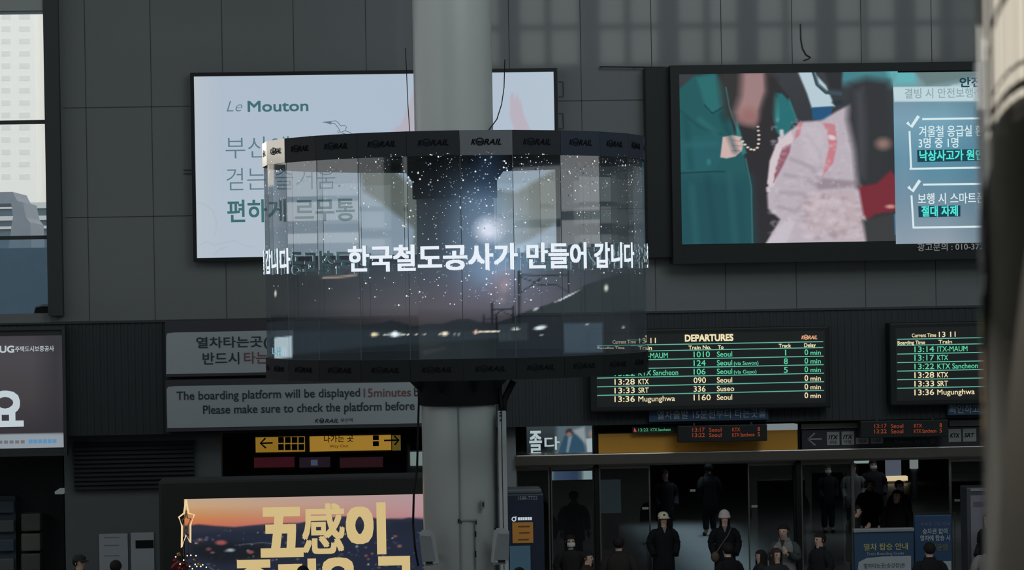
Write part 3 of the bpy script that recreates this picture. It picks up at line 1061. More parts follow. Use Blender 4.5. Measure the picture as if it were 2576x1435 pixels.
# main column
YC = CY - 0.58
c0 = at(1139, 160, CY)
zc1, zc2 = at(1150, 476, YC).z, at(1150, 1022, YC).z
t = thing('pillar', 'thick round grey column that carries the ring display', 'column', (CX, CY, 0))
t['kind'] = 'structure'
obj('upper_shaft', MB().lathe([(0.58, zc1 - 0.02), (0.58, ZC)], (CX, CY), 64), M_col, t, smooth=True)
obj('middle_shaft', MB().lathe([(0.57, zc2), (0.57, zc1)], (CX, CY), 64), pbr('column_painted_shade', (66, 71, 75), 0.5, var=0.05), t, smooth=True)  # darker copy of the column colour stands in for shade inside the ring
obj('lower_shaft', MB().lathe([(0.0, 0), (0.548, 0), (0.548, zc2 - 0.02), (0.543, zc2), (0, zc2)], (CX, CY), 64), M_col, t, smooth=True)
mb = MB()
for x in (1153, 1250):
    p, q = at(x, 1030, YC), at(x, 1435, YC)
    if x == 1153:
        mb.box(p.x - 0.008, p.x + 0.008, YC + 0.012, YC + 0.03, 0, zc2)
for x0, y0, x1, y1 in ((1153, 1309, 1200, 1312), (1196, 1312, 1198, 1435)):
    a, b, c, d = rect(x0, y0, x1, y1, YC)
    mb.box(a, b, YC + 0.012, YC + 0.06, c, d)
obj('seam', mb, pbr('column_seam', (110, 114, 114), 0.6), t)
mb = MB()
for x, y, h in ((1198, 1316, 10), (1197, 1345, 14), (1197, 1395, 16), (1154, 1312, 10), (1160, 1316, 5)):
    a, b, c, d = rect(x - 1.5, y - h / 2, x + 1.5, y + h / 2, YC)
    mb.box(a, b, YC + 0.008, YC + 0.06, c, d)
obj('hatch_edge_marks', mb, M_print, t)

M_cond = pbr('conduit_grey', (168, 172, 172), 0.5)
for x0, x1, lab in ((1254, 1262, 'narrow grey cable duct on the column, nearer its front'), (1264, 1275, 'narrow grey cable duct on the outer right edge of the column')):
    a, b, c, d = rect(x0, 1034, x1, 1335, 39.7)
    t = thing('cable_duct', lab, 'duct', ((a + b) / 2, 39.8, 0))   # runs on down behind the loudspeaker
    obj('duct_body', MB().bbox(a, b, 39.62, 39.74 if x0 < 1255 else 40.1, 0, d, 0.012), M_cond, t)
    if x0 < 1255:
        for y in (1038, 1046, 1057):
            e = rect(x0 + 3, y - 1.5, x0 + 8, y + 1.5, 39.65)
            obj('slot', MB().box(e[0], e[1], 39.60, 39.62, e[2], e[3]), M_print, t)
mb = MB()
mb.tube([at(1292, 959, 39.9), at(1276, 990, 39.9), at(1267, 1010, 39.9), at(1266, 1036, 39.8)], 0.05, 10)
mb.tube([at(1256, 958, 39.9), at(1258, 1000, 39.85), at(1262, 1036, 39.8)], 0.035, 10)
tag(obj('cable_bundle', mb, M_black, smooth=True), 'black cable bundle dropping from the ring display to the column duct', 'cable')
a, b, c, d = rect(1210, 1259, 1220, 1280, YC)
t = thing('switch_box', 'small grey switch box on the front of the column', 'box', ((a + b) / 2, YC, c))
obj('box_body', MB().bbox(a, b, YC - 0.02, YC + 0.08, c, d, 0.01), pbr('switch_grey', (120, 125, 126), 0.5), t)
obj('button', MB().box((a * 2 + b) / 3, (a + 2 * b) / 3, YC - 0.03, YC - 0.02, c + 0.03, d - 0.03), M_print, t)

# loudspeakers
M_spk = pbr('speaker_grey', (150, 154, 154), 0.5)
M_grl = pbr('speaker_mesh', (112, 117, 118), 0.7)
for (tl, tr, br, bl), lab in ((((1050, 1335), (1086, 1337), (1100, 1424), (1060, 1426)), 'grey wedge loudspeaker on the left side of the column'), (((1250, 1330), (1285, 1331), (1283, 1421), (1241, 1422)), 'grey wedge loudspeaker on the right side of the column')):
    Ys = 39.22
    P = [at(x, y, Ys) for x, y in (bl, br, tr, tl)]
    cen = sum(P, Vector()) / 4
    t = thing('loudspeaker', lab, 'speaker', (cen.x, Ys + 0.2, P[0].z))
    bm = bmesh.new()
    f = [bm.verts.new(p) for p in P]
    bk = [bm.verts.new(p + (Vector((CX, CY, p.z)) - p) * 0.12) for p in P]
    bm.faces.new(f)
    bm.faces.new(bk[::-1])
    for i in range(4):
        bm.faces.new((f[(i + 1) % 4], f[i], bk[i], bk[(i + 1) % 4]))
    bmesh.ops.bevel(bm, geom=bm.edges[:], offset=0.03, segments=2, affect='EDGES')
    obj('cabinet', MB().bm(bm), M_spk, t)
    G = [cen + (p - cen) * 0.82 + Vector((0, -0.006, -0.03 if i > 1 else 0.02)) for i, p in enumerate(P)]
    obj('grille', MB().add(G, [(0, 1, 2, 3)]), M_grl, t)
    k = at((bl[0] + br[0]) / 2, bl[1] - 9, Ys)
    obj('badge', MB().box(k.x - 0.05, k.x + 0.05, Ys - 0.012, Ys, k.z - 0.015, k.z + 0.015), M_print, t)
    s_ = -1 if tl[0] < 1150 else 1
    obj('bracket', MB().box(min(cen.x, CX + s_ * 0.5), max(cen.x, CX + s_ * 0.5), 39.38, 39.75, P[0].z + 0.12, P[0].z + 0.2), M_dark2, t)
mb = MB().tube([at(1251, 1325, 39.4), at(1244, 1333, 39.4), at(1242, 1350, 39.4), at(1246, 1372, 39.5)], 0.012, 6)
tag(obj('speaker_cable', mb, M_black), 'thin black cable looping beside the loudspeaker on the right of the column', 'cable')
mb = MB().tube([at(1054, 1000, 39.6), at(1053, 1030, 39.6), at(1049, 1185, 39.6), at(1041, 1245, 39.5), at(1039, 1320, 39.5), at(1044, 1380, 39.4), at(1052, 1425, 39.4)], 0.017, 6)
tag(obj('speaker_cable', mb, M_black), 'long black cable hanging down left of the column to the loudspeaker there', 'cable')
mb = MB().tube([at(1270, 150, 39.9), at(1268, 220, 39.9), at(1262, 262, 39.8), at(1250, 300, 39.7), at(1228, 330, 39.6)], 0.008, 6)
tag(obj('hanging_cable', mb, M_black), 'thin dark cable sagging from the upper column on to the ring display, right side', 'cable')
mb = MB().tube([at(1020, 120, 39.9), at(1026, 260, 39.9), at(1032, 352, 39.9)], 0.007, 6)
tag(obj('hanging_cable', mb, M_black), 'thin dark cable hanging straight down left of the upper column', 'cable')

# ring display
ring = thing('ring_display', 'round see-through LED display hung round the column showing a starry night and white words', 'screen', (CX, CY, z_bot))
TH = [1.6 + 15 * k for k in range(-12, 12)]
r_in = RR - 0.10


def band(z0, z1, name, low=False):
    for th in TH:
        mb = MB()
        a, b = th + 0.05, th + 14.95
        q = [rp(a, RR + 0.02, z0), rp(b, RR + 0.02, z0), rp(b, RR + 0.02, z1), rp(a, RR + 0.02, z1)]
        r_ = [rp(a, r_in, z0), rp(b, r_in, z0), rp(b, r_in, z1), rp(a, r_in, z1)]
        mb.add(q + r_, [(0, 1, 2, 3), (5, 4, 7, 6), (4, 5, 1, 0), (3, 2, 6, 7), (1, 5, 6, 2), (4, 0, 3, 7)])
        o = obj(name, mb, M_bandd if low else M_band_refl_pale if abs(th - 1.6) < 1 else (M_band_refl_blue if th > 30 else M_band), ring)
        # printed wordmark in the middle of each facet
        lo = MB()
        rail_logo(lo, 0, 100, 100, 22, 40.0)
        P = np.array(lo.v)
        x0, x1 = P[:, 0].min(), P[:, 0].max()
        zl, zh = P[:, 2].min(), P[:, 2].max()
        u = (P[:, 0] - x0) / (x1 - x0) * 0.58 + 0.21
        v = (P[:, 2] - zl) / (zh - zl) * 0.32 + 0.38
        n = ((q[0] + q[1]) / 2 - Vector((CX, CY, z0))).normalized() * 0.006
        lo.v = [tuple(q[0] + (q[1] - q[0]) * uu + Vector((0, 0, (z1 - z0) * vv)) + n) for uu, vv in zip(u, v)]
        obj('logo', lo, M_print, o)


M_led = pane_mat('led_glass', (0.73, 0.775, 0.79), 0.05, 0.62, rough=0.02, shown=True)
M_joint = pbr('glass_joint', (70, 80, 86), 0.4)


def paint_night(p):
    x, y = p.px, p.py
    p.fill((0, 0, 0))
    c = 1235 + (y - 585) * 0.16
    band_ = np.exp(-((x - c) / 95) ** 2)
    sky = np.clip((y - 380) / 60, 0, 1) * np.clip((835 - y) / 60, 0, 1)
    side = np.exp(-((x - 1210) / 390) ** 2)
    p.mix(np.ones(x.shape), (0, 0, 0))
    warm = np.clip((y - 640) / 120, 0, 1)[..., None]
    tint = np.array((46, 56, 66)) * (1 - warm) + np.array((72, 70, 80)) * warm
    p.c = tint * (sky * (0.12 + 0.75 * side * np.clip((y - 420) / 240, 0.12, 1)))[..., None]
    p.c += (np.array((52, 72, 92)) * (band_ * np.clip((y - 400) / 100, 0, 1) * np.clip((800 - y) / 120, 0, 1) * 0.7)[..., None])
    p.c *= 1.4
    # blue nebula top, bright core, pink cloud
    p.ell(1228, 410, 34, 60, (34, 56, 86), 0.9, 0.1, 0.55)
    p.ell(1232, 580, 70, 62, (110, 128, 150), 0.95, 0, 0.75)
    p.ell(1230, 578, 30, 27, (214, 222, 238), 0.6, 0, 1.0)
    p.ell(1268, 564, 20, 24, (120, 126, 150), 0.9, 0, 0.5)
    p.ell(1262, 716, 22, 34, (138, 122, 134), 0.9, 0.3, 0.8)
    p.ell(1270, 722, 9, 14, (176, 158, 166), 0.8, 0.3, 0.8)
    p.ell(1262, 756, 8, 7, (190, 180, 185), 0.8, 0, 0.7)
    p.ell(1300, 750, 90, 40, (84, 80, 96), 0.9, -0.3, 0.5)
    p.ell(1100, 800, 210, 52, (78, 70, 74), 0.9, 0, 0.55)
    # land
    hills = [(660, 812), (740, 806), (800, 800), (840, 812), (900, 822), (935, 815), (965, 812), (985, 806), (1010, 812), (1040, 822), (1080, 815), (1110, 816), (1150, 804), (1180, 803), (1205, 811), (1250, 812), (1285, 800), (1310, 790), (1340, 778), (1380, 766), (1430, 742), (1475, 716), (1560, 690), (1660, 680)]
    p.poly(hills + [(1680, 1000), (640, 1000)], (24, 28, 33), 1.5)
    p.poly([(640, 838), (900, 830), (1100, 832), (1260, 834), (1300, 860), (1300, 1000), (640, 1000)], (34, 42, 50), 5, 0.85)
    p.poly([(640, 902), (760, 890), (900, 876), (1020, 866), (1160, 858), (1260, 852), (1320, 862), (1500, 880), (1660, 890), (1660, 1000), (640, 1000)], (20, 26, 29), 3)
    p.poly([(1020, 868), (1060, 858), (1110, 862), (1090, 872)], (34, 36, 36), 5, 0.8)
    p.poly([(1060, 884), (1120, 874), (1122, 878), (1070, 892)], (46, 46, 44), 4, 0.8)
    p.poly([(1270, 830), (1290, 838), (1310, 850), (1480, 870), (1500, 905), (1240, 905), (1250, 858)], (26, 32, 38), 5, 0.9)
    # masts of the railway line
    blk = (8, 10, 12)
    p.poly([(1302, 682), (1309, 682), (1310, 830), (1302, 830)], blk, 1)
    p.stroke([(1306, 692), (1428, 694)], blk, 3)
    p.stroke([(1310, 698), (1344, 710), (1364, 698)], blk, 2)
    p.stroke([(1310, 736), (1360, 704)], blk, 2)
    p.stroke([(1350, 716), (1402, 718)], blk, 3)
    p.stroke([(1429, 682), (1430, 735)], blk, 4)
    p.stroke([(1402, 718), (1430, 736)], blk, 2)
    p.stroke([(1238, 764), (1238, 815)], blk, 3.5)
    p.stroke([(1238, 778), (1292, 778)], blk, 2.5)
    p.stroke([(1242, 794), (1262, 782), (1288, 796)], blk, 2)
    p.stroke([(1290, 772), (1291, 810)], blk, 3.5)
    p.stroke([(1218, 793), (1218, 814)], blk, 2.5)
    p.stroke([(1218, 802), (1248, 802)], blk, 1.5)
    p.stroke([(1248, 796), (1249, 838)], blk, 3)
    # light streaks and lamps
    p.poly([(1392, 762), (1425, 745), (1462, 728), (1440, 742), (1410, 757)], (210, 220, 228), 1.5)
    p.ell(1348, 778, 7, 3, (190, 200, 205), 0.6, -0.4)
    p.ell(1525, 725, 5, 8, (200, 208, 190), 0.6)
    p.poly([(1418, 814), (1517, 812), (1518, 887), (1420, 889)], (52, 66, 78), 2)
    p.ell(1359, 825, 15, 5, (214, 228, 236), 0.4, -0.15)
    p.ell(1362, 843, 5, 2, (120, 130, 135), 0.5)
    p.ell(1297, 828, 10, 3, (200, 205, 200), 0.5)
    p.ell(1477, 817, 4, 2, (150, 160, 165), 0.6)
    p.ell(1568, 824, 4, 3, (150, 150, 140), 0.6)
    p.ell(940, 842, 6, 5, (236, 224, 176), 0.5)
    p.ell(949, 842, 3, 4, (220, 205, 160), 0.6)
    p.ell(994, 842, 16, 5, (190, 215, 225), 0.5)
    p.ell(993, 841, 7, 7, (240, 248, 250), 0.4)
    p.ell(1119, 840, 8, 5, (250, 240, 205), 0.5)
    p.ell(1197, 836, 5, 5, (240, 200, 180), 0.5)
    for k in range(7):
        p.ell(1207 + k * 7.6, 836 - k * 0.4, 4, 2, (225, 215, 190), 0.6)
    for xx in (966, 974, 1010, 1018, 1027, 1046, 1067, 1107, 1142, 1153):
        p.ell(xx, 842, 2.6, 2, (215, 215, 195), 0.7)
    # painted reflection patch at the left, warm strip, ghost marks, painted sunlight
    p.poly([(690, 850), (734, 846), (735, 901), (690, 902)], (158, 176, 184), 1.5)
    p.stroke([(813, 699), (850, 698), (896, 692)], (150, 132, 118), 5, 2)
    p.ell(693, 739, 3, 8, (200, 196, 180), 0.5)
    p.poly([(672, 405), (690, 405), (690, 468), (674, 470)], (170, 158, 140), 3, 0.9)  # sunlight on the left glass edge, painted into the display


bnd = [th for th in TH]
glass_parts = []
for th in TH:
    front = -95 < th + 7.5 < 95
    nx, nz = (26, 130) if front else (2, 2)
    us, zs = np.linspace(0, 1, nx), np.linspace(z_bb, z_bt, nz)
    q0, q1 = rp(th, RR, 0), rp(th + 15, RR, 0)
    U, Z = np.meshgrid(us, zs)
    P = np.stack([q0.x + (q1.x - q0.x) * U, q0.y + (q1.y - q0.y) * U, Z], -1).reshape(-1, 3)
    idx = np.arange(nx * nz).reshape(nz, nx)
    fs = np.stack([idx[:-1, :-1], idx[:-1, 1:], idx[1:, 1:], idx[1:, :-1]], -1).reshape(-1, 4)
    mb = MB()
    mb.v, mb.f, mb.m = [tuple(p) for p in P], [tuple(int(i) for i in f) for f in fs], [0] * len(fs)
    o = obj('glass_panel', mb, M_led, ring)
    if front:
        px, py = project(P)
        pic = Picture(px, py)
        paint_night(pic)
        put_colour(o, pic.linear())
    else:
        put_colour(o, np.zeros((nx * nz, 3)))
    e = MB()
    e.add([rp(th - 0.10, RR + 0.004, z_bb), rp(th + 0.10, RR + 0.004, z_bb), rp(th + 0.10, RR + 0.004, z_bt), rp(th - 0.10, RR + 0.004, z_bt)], [(0, 1, 2, 3)])
    obj('panel_joint', e, M_joint, o)
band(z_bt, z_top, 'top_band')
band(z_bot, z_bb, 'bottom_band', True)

# words that run round the glass, three times
G_led = glow('led_words', (226, 233, 242), 1.05)
G_ledb = glow('led_words_rear', (70, 104, 108), 0.7)
a, f = text_norm('한국철도공사가 만들어 갑니다')
zt0, zt1 = at(1147, 681, YN).z, at(1147, 613, YN).z
bo = 0.030
for s_ in (-32.0, 88.0, -152.0):
    mb = MB()
    for r_, mt in ((RR + 0.03, 0), (RR + 0.015, 1)):
        for du, dv in ((-1, -1), (1, -1), (-1, 1), (1, 1)):
            vs = []
            for u, v in a:
                vs.append(rp(s_ + 0.35 + u * 95.6 + du * 0.26, r_, zt0 + (zt1 - zt0) * (bo + v * (1 - 2 * bo)) + dv * 0.009))
            mb.add(vs, f if mt == 0 else [g[::-1] for g in f], mt)
    obj('lettering', mb, [G_led, G_ledb], ring)
mb = put_text(MB(), '내', 684, 898, 716, 24, 38.9, 0.02)  # letter belonging to the reflection painted on the left panel
xl_, xr_ = min(v[0] for v in mb.v), max(v[0] for v in mb.v)
mb.v = [tuple(rp(-71 + 7.5 * (x - xl_) / (xr_ - xl_), RR + 0.02, z)) for x, y, z in mb.v]
obj('lettering', mb, glow('reflection_teal', (110, 160, 176)), ring)
# star pixels
mb = MB()
rs = random.Random(11)
n = 0
while n < 1250:
    th, z = rs.uniform(-78, 76), rs.uniform(z_bb + 0.75, z_bt + 0.04)
    P = rp(th, RR + 0.01, z)
    px, py = project(np.array([P]))
    px, py = float(px[0]), float(py[0])
    if py > 800 or (py > 690 and px > 1300 + (800 - py) * 1.6):
        continue
    w = 0.22 + 0.9 * math.exp(-((px - 1225) / 130) ** 2) + (0.35 if 385 < py < 480 and px > 830 else 0)
    if px < 900 and py > 690:
        w *= 0.15
    if rs.random() > w:
        continue
    n += 1
    s_ = rs.choice((0.8, 0.9, 0.9, 1.0, 1.1, 1.3, 1.5, 1.9, 2.6)) * 0.0050
    c_ = []
    for k in range(6):
        q = k * math.pi / 3
        c_.append(rp(th + math.degrees(math.cos(q) * s_ / RR), RR + 0.012, z + math.sin(q) * s_))
    mb.add(c_, [tuple(range(6))], 0 if rs.random() < 0.55 else 1)
o = obj('star_dots', mb, [glow('star_white', (232, 236, 236)), glow('star_dim', (140, 158, 176))], ring)
o['kind'] = 'stuff'

# collars and arms inside the ring
obj('collar', MB().lathe([(0.585, z_bt - 0.5), (0.625, z_bt - 0.5), (0.625, z_top - 0.02), (0.585, z_top - 0.02), (0.585, z_bt - 0.5)], (CX, CY), 48), M_black, ring, smooth=False)
obj('collar', MB().lathe([(0.575, zc2), (0.60, zc2), (0.60, z_bot + 0.15), (0.575, z_bot + 0.15), (0.575, zc2)], (CX, CY), 48), M_black, ring)
for k in range(8):
    th = 22.5 + 45 * k
    for zz, hh, sg in ((z_bt + 0.02, 0.2, -1), (z_bot + 0.03, 0.16, -1)):
        mb = MB()
        ta = Vector((rp(th + 90, 1, 0).x - CX, rp(th + 90, 1, 0).y - CY, 0)) * 0.03
        p = [rp(th, 0.6, zz), rp(th, r_in, zz), rp(th, r_in, zz + hh), rp(th, 0.6, zz + hh)]
        mb.add([v - ta for v in p] + [v + ta for v in p], [(0, 3, 2, 1), (4, 5, 6, 7), (0, 1, 5, 4), (1, 2, 6, 5), (2, 3, 7, 6), (3, 0, 4, 7)])
        g = [rp(th, 0.6, zz - 0.34 if sg < 0 and zz > 6 else zz - 0.28), rp(th, 0.85, zz - 0.02), rp(th, 0.6, zz - 0.02)]
        mb.add([v - ta for v in g] + [v + ta for v in g], [(0, 2, 1), (3, 4, 5), (0, 1, 4, 3), (1, 2, 5, 4), (2, 0, 3, 5)])
        obj('support_arm', mb, M_black, ring)

# ------------------------------------------------------------------ lower left: notices, lit city screen, tree
M_paper = pbr('paper_white', (150, 158, 162), 0.6, var=0.03)
for i, (x0, y0, x1, y1, lab) in enumerate(((250, 1344, 322, 1500, 'plain white notice sheet on the lower left wall'), (330, 1341, 388, 1500, 'white notice sheet with a dark title block, right of the plain one'))):
    a, b, c, d = rect(x0, y0, x1, y1, 51.85)
    t = thing('wall_notice', lab, 'notice', ((a + b) / 2, 51.87, c))
    obj('sheet', MB().box(a, b, 51.86, 51.9, c, d), M_paper, t)
    if i:
        e = rect(341, 1360, 386, 1380, 51.85)
        obj('title_block', MB().box(e[0], e[1], 51.85, 51.86, e[2], e[3]), M_print, t)
    else:
        for yy in (1352, 1372, 1398):
            e = rect(262, yy, 300, yy + 2, 51.85)
            obj('text_line', MB().box(e[0], e[1], 51.855, 51.86, e[2], e[3]), pbr('faint_print', (110, 116, 120), 0.6), t)

# shop front at the far left
a, b, c, d = rect(-400, 1160, 163, 1700, 53.2)
struct('wall_shop', MB().box(a - 6, b, 53.2, 53.4, 0, ZF0 + 0.3), pbr('shop_dark', (34, 40, 42), 0.7), 'dark back wall of the shop at the left edge')
t = thing('shop_shelf', 'dim bluish goods shelf in the dark shop at the left edge', 'shelf', tuple(at(10, 1500, 53)))
a, b, c, d = rect(-60, 1250, 40, 1560, 52.9)
obj('back_panel', MB().box(a, b, 52.95, 53.19, 0, d), pbr('shelf_blue', (52, 66, 78), 0.6), t)
for k in range(4):
    e = rect(-56, 1262 + 48 * k, 36, 1292 + 48 * k, 52.9)
    obj('goods_row', MB().bbox(e[0], e[1], 52.85, 52.949, e[2], e[3], 0.02), pbr('goods_%d' % (k % 2), ((62, 78, 90), (84, 90, 88))[k % 2], 0.5), t)
t = thing('shop_display', 'dim tall display of packets right of the blue shelf in the shop', 'display', tuple(at(80, 1560, 52.8)))
for k in range(4):
    e = rect(58, 1290 + 50 * k, 106, 1334 + 50 * k, 52.9)
    obj('packet_stack', MB().bbox(e[0], e[1], 52.6, 53.1, 0 if k == 3 else e[2], e[3], 0.03), pbr('packet_%d' % (k % 2), ((70, 74, 70), (88, 88, 80))[k % 2], 0.6), t)
e = rect(138, 1236, 161, 1244, 52.4)
tag(obj('exit_lamp', MB().bbox(e[0], e[1], 52.35, 53.2, e[2], e[3], 0.02), glow('small_lamp', (86, 92, 92))), 'small pale lamp over the shop doorway at the left', 'lamp')

# recess between the pier and the column: hanging yellow sign, red boards
Yg = 54.5
struct('wall_recess', MB().box(at(480, 1150, 58).x, at(1310, 1150, 58).x, 58, 58.3, 0, 4.0), pbr('recess_wall', (44, 50, 52), 0.7), 'dark wall deep in the recess left of the column')
G_yel = glow('sign_amber', (132, 100, 34))
G_yel2 = glow('sign_amber_pale', (150, 114, 42))
M_ysign = pbr('sign_black', (24, 24, 22), 0.6)
t = thing('way_out_sign', 'lit yellow way-out sign with arrows hanging left of the column', 'sign', tuple(at(815, 1137, Yg)))
e = rect(641, 1096, 1008, 1138, Yg)
obj('housing', MB().box(e[0], e[1], Yg + 0.03, Yg + 0.16, e[2] - 0.02, e[3] + 0.02), M_dark2, t)
e = rect(643, 1100, 767, 1138, Yg)
obj('left_face', MB().box(e[0], e[1], Yg, Yg + 0.029, e[2], e[3]), G_yel, t)
e = rect(779, 1097, 984, 1135, Yg)
obj('centre_face', MB().box(e[0], e[1], Yg, Yg + 0.029, e[2], e[3]), G_yel2, t)
e = rect(986, 1096, 1008, 1134, Yg)
obj('right_face', MB().box(e[0], e[1], Yg, Yg + 0.029, e[2], e[3]), glow('sign_amber_dim', (84, 72, 28)), t)
obj('left_arrow', MB().line([(686, 1115), (656, 1116)], Yg - 0.01, 4).line([(668, 1103), (655, 1116), (669, 1128)], Yg - 0.01, 4), M_ysign, t)
obj('right_arrow', MB().line([(966, 1109), (1002, 1108)], Yg - 0.01, 4).line([(992, 1098), (1003, 1108), (993, 1120)], Yg - 0.01, 4), M_ysign, t)
for r in range(2):
    for k in range(4):
        e = rect(700 + k * 17, 1100 + r * 18, 714 + k * 17, 1115 + r * 18, Yg)
        obj('pictogram', MB().box(e[0], e[1], Yg - 0.008, Yg - 0.001, e[2], e[3]), M_ysign, t)
for yy in (1095, 1110):
    e = rect(938, yy + 1, 953, yy + 13, Yg)
    obj('pictogram', MB().box(e[0], e[1], Yg - 0.008, Yg - 0.001, e[2], e[3]), M_ysign, t)
letter(t, M_ysign, '나가는 곳', 815, 1114, 889, 18, Yg - 0.01, 0.01)
letter(t, pbr('sign_grey_ink', (80, 66, 30), 0.6), 'Way Out', 829, 1127, 876, 7, Yg - 0.01)
for x in (700, 940):
    p = at(x, 1097, Yg)
    obj('hanger', MB().box(p.x - 0.03, p.x + 0.03, Yg + 0.06, Yg + 0.12, p.z, 4.0), M_dark2, t)
for x0, x1, col, lab in ((634, 745, (96, 34, 46), 'dim red shop board in the recess below the left end of the yellow sign'), (748, 835, (62, 46, 62), 'dim purple shop board in the recess below the middle of the yellow sign'), (850, 968, (74, 38, 46), 'dim maroon shop board in the recess below the right end of the yellow sign')):
    e = rect(x0, 1147, x1, 1182, 57.6)
    t = thing('shop_board', lab, 'sign', ((e[0] + e[1]) / 2, 57.7, e[2]))
    obj('board', MB().box(e[0], e[1], 57.7, 58, e[2], e[3]), pbr('board_%d' % x0, col, 0.5), t)
    obj('lit_face', MB().box(e[0] + 0.04, e[1] - 0.04, 57.66, 57.7, e[2] + 0.04, e[3] - 0.04), glow('board_glow_%d' % x0, tuple(v * 0.5 for v in col)), t)
e = rect(782, 1158, 799, 1172, 57.6)
tag(obj('paper_slip', MB().box(e[0], e[1], 57.6, 57.659, e[2], e[3]), glow('slip_blue', (58, 68, 84))), 'small pale blue slip on the purple board under the yellow sign', 'notice')
t = thing('vending_machine', 'pale lit machine glimpsed in the recess just left of the column', 'machine', tuple(at(1060, 1500, 57)))
e = rect(1026, 1116, 1100, 1560, 57)
obj('body', MB().bbox(e[0], e[1], 57, 57.9, 0, e[3], 0.04), pbr('machine_grey', (120, 126, 126), 0.5), t)
e = rect(1033, 1120, 1090, 1133, 57)
obj('window', MB().box(e[0], e[1], 56.97, 57, e[2], e[3]), M_print, t)
e = rect(1032, 1137, 1090, 1172, 57)
obj('lit_front', MB().box(e[0], e[1], 56.97, 57, e[2], e[3]), glow('machine_glow', (110, 124, 120)), t)

# lit city advertisement
Y = 47.0
t = thing('light_box', 'lit advertising screen of a sunset city with big golden characters in black casing', 'billboard', tuple(at(760, 1500, Y)))
a, b, c, d = rect(400, 1203, 1180, 1500, Y)
obj('casing', MB().bbox(a, b, Y + 0.05, Y + 0.9, 0, d, 0.05), pbr('casing_black', (26, 27, 26), 0.6), t)


def paint_city(p):
    x, y = p.px, p.py + (p.px - 465) * 0.02
    u = np.clip((p.px - 465) / 600, 0, 1)[..., None]
    ks = (1250, 1275, 1295, 1310, 1325, 1345)
    lf = ((184, 164, 140), (196, 160, 120), (194, 140, 92), (200, 122, 76), (196, 108, 82), (150, 90, 84))
    rt = ((172, 146, 150), (176, 142, 148), (178, 138, 146), (178, 132, 140), (172, 124, 134), (160, 110, 120))
    A = np.stack([np.interp(y, ks, [q[i] for q in lf]) for i in range(3)], -1)
    B = np.stack([np.interp(y, ks, [q[i] for q in rt]) for i in range(3)], -1)
    p.c = A * (1 - u) + B * u
    p.poly([(440, 1326), (500, 1320), (540, 1324), (590, 1327), (640, 1322), (690, 1318), (750, 1317), (800, 1308), (860, 1300), (900, 1300), (960, 1306), (1010, 1307), (1030, 1303), (1070, 1308), (1200, 1306), (1200, 1600), (440, 1600)], (46, 48, 62), 2.5)
    p.poly([(440, 1345), (620, 1336), (760, 1332), (900, 1320), (1200, 1318), (1200, 1600), (440, 1600)], (34, 40, 56), 8)
    p.poly([(480, 1372), (560, 1362), (660, 1372), (700, 1400), (560, 1420), (480, 1400)], (24, 28, 34), 10, 0.9)
    p.poly([(980, 1310), (1070, 1308), (1070, 1350), (990, 1345)], (32, 38, 52), 8)
    p.speckle(420, (470, 1334, 1200, 1560), [(84, 88, 102), (66, 74, 92), (96, 92, 100), (58, 64, 84), (108, 106, 114), (30, 34, 48)], 0.8, 3.2, 5, 0.8)
    p.speckle(46, (480, 1340, 1200, 1560), [(150, 84, 84), (128, 74, 80), (140, 96, 92)], 1.6, 4.6, 6, 0.8)
    p.speckle(44, (480, 1336, 1200, 1560), [(168, 176, 182), (140, 150, 160), (186, 186, 180)], 1.0, 2.8, 8, 0.8)
    p.ell(556, 1366, 14, 6, (150, 78, 78), 0.4)
    p.ell(580, 1385, 10, 4, (150, 160, 165), 0.5)
    p.ell(630, 1390, 8, 4, (140, 76, 78), 0.5)
    p.stroke([(600, 1372), (660, 1366), (700, 1370)], (96, 98, 108), 1.5)


a, b, c, d = rect(465, 1249, 1172, 1500, Y)
obj('bezel', MB().box(a, b, Y + 0.03, Y + 0.05, c, d), M_frame, t)
picture('lit_face', (465, 1249, 1172, 1500), Y + 0.029, 330, 118, paint_city, P_scr, t)
G_gold = glow('letters_gold', (208, 184, 130))
letter(t, G_gold, '五', 656, 1398, 764, 114, Y + 0.015, 0.055)
letter(t, G_gold, '感', 761, 1393, 868, 122, Y + 0.015, 0.022)
letter(t, G_gold, '이', 871, 1391, 972, 118, Y + 0.015, 0.055)
for s_, x0, x1, yt in (('즐', 590, 690, 1416), ('거', 697, 797, 1414), ('운', 802, 902, 1410), ('고', 944, 1044, 1407)):
    letter(t, G_gold, s_, x0, yt + 118, x1, 118, Y + 0.015, 0.05)

# star-topped tree in front of it
Yt = 45.6
t = thing('christmas_tree', 'dark Christmas tree with a tall lit star, in front of the city screen', 'tree', (at(468, 1420, Yt).x, Yt, 0))
zt = at(468, 1400, Yt).z
xt = at(468, 1400, Yt).x
mb = MB()
rt_ = random.Random(3)
for k in range(900):
    h_ = rt_.random() ** 0.7
    z = zt - 2.4 * h_ + 0.05
    r_ = (0.09 + 0.75 * h_) * math.sqrt(rt_.random())
    q = rt_.uniform(0, 2 * math.pi)
    px_, py_ = xt + r_ * math.cos(q), Yt + r_ * math.sin(q)
    l = rt_.uniform(0.08, 0.17)
    dx, dy, dz = l * math.cos(q), l * math.sin(q), -l * 0.35
    s1 = 0.02
    mb.add([(px_ - s1 * math.sin(q), py_ + s1 * math.cos(q), z), (px_ + s1 * math.sin(q), py_ - s1 * math.cos(q), z), (px_ + dx, py_ + dy, z + dz)], [(0, 1, 2)])
obj('foliage', mb, pbr('fir_green', (38, 48, 36), 0.8), t)
obj('trunk', MB().tube([(xt, Yt, 0), (xt, Yt, zt - 0.1)], [0.09, 0.03], 10), pbr('bark', (60, 50, 42), 0.9), t)
M_rib = pbr('ribbon_red', (112, 26, 30), 0.4)
G_bul = glow('fairy_light', (246, 240, 226), 1.2)
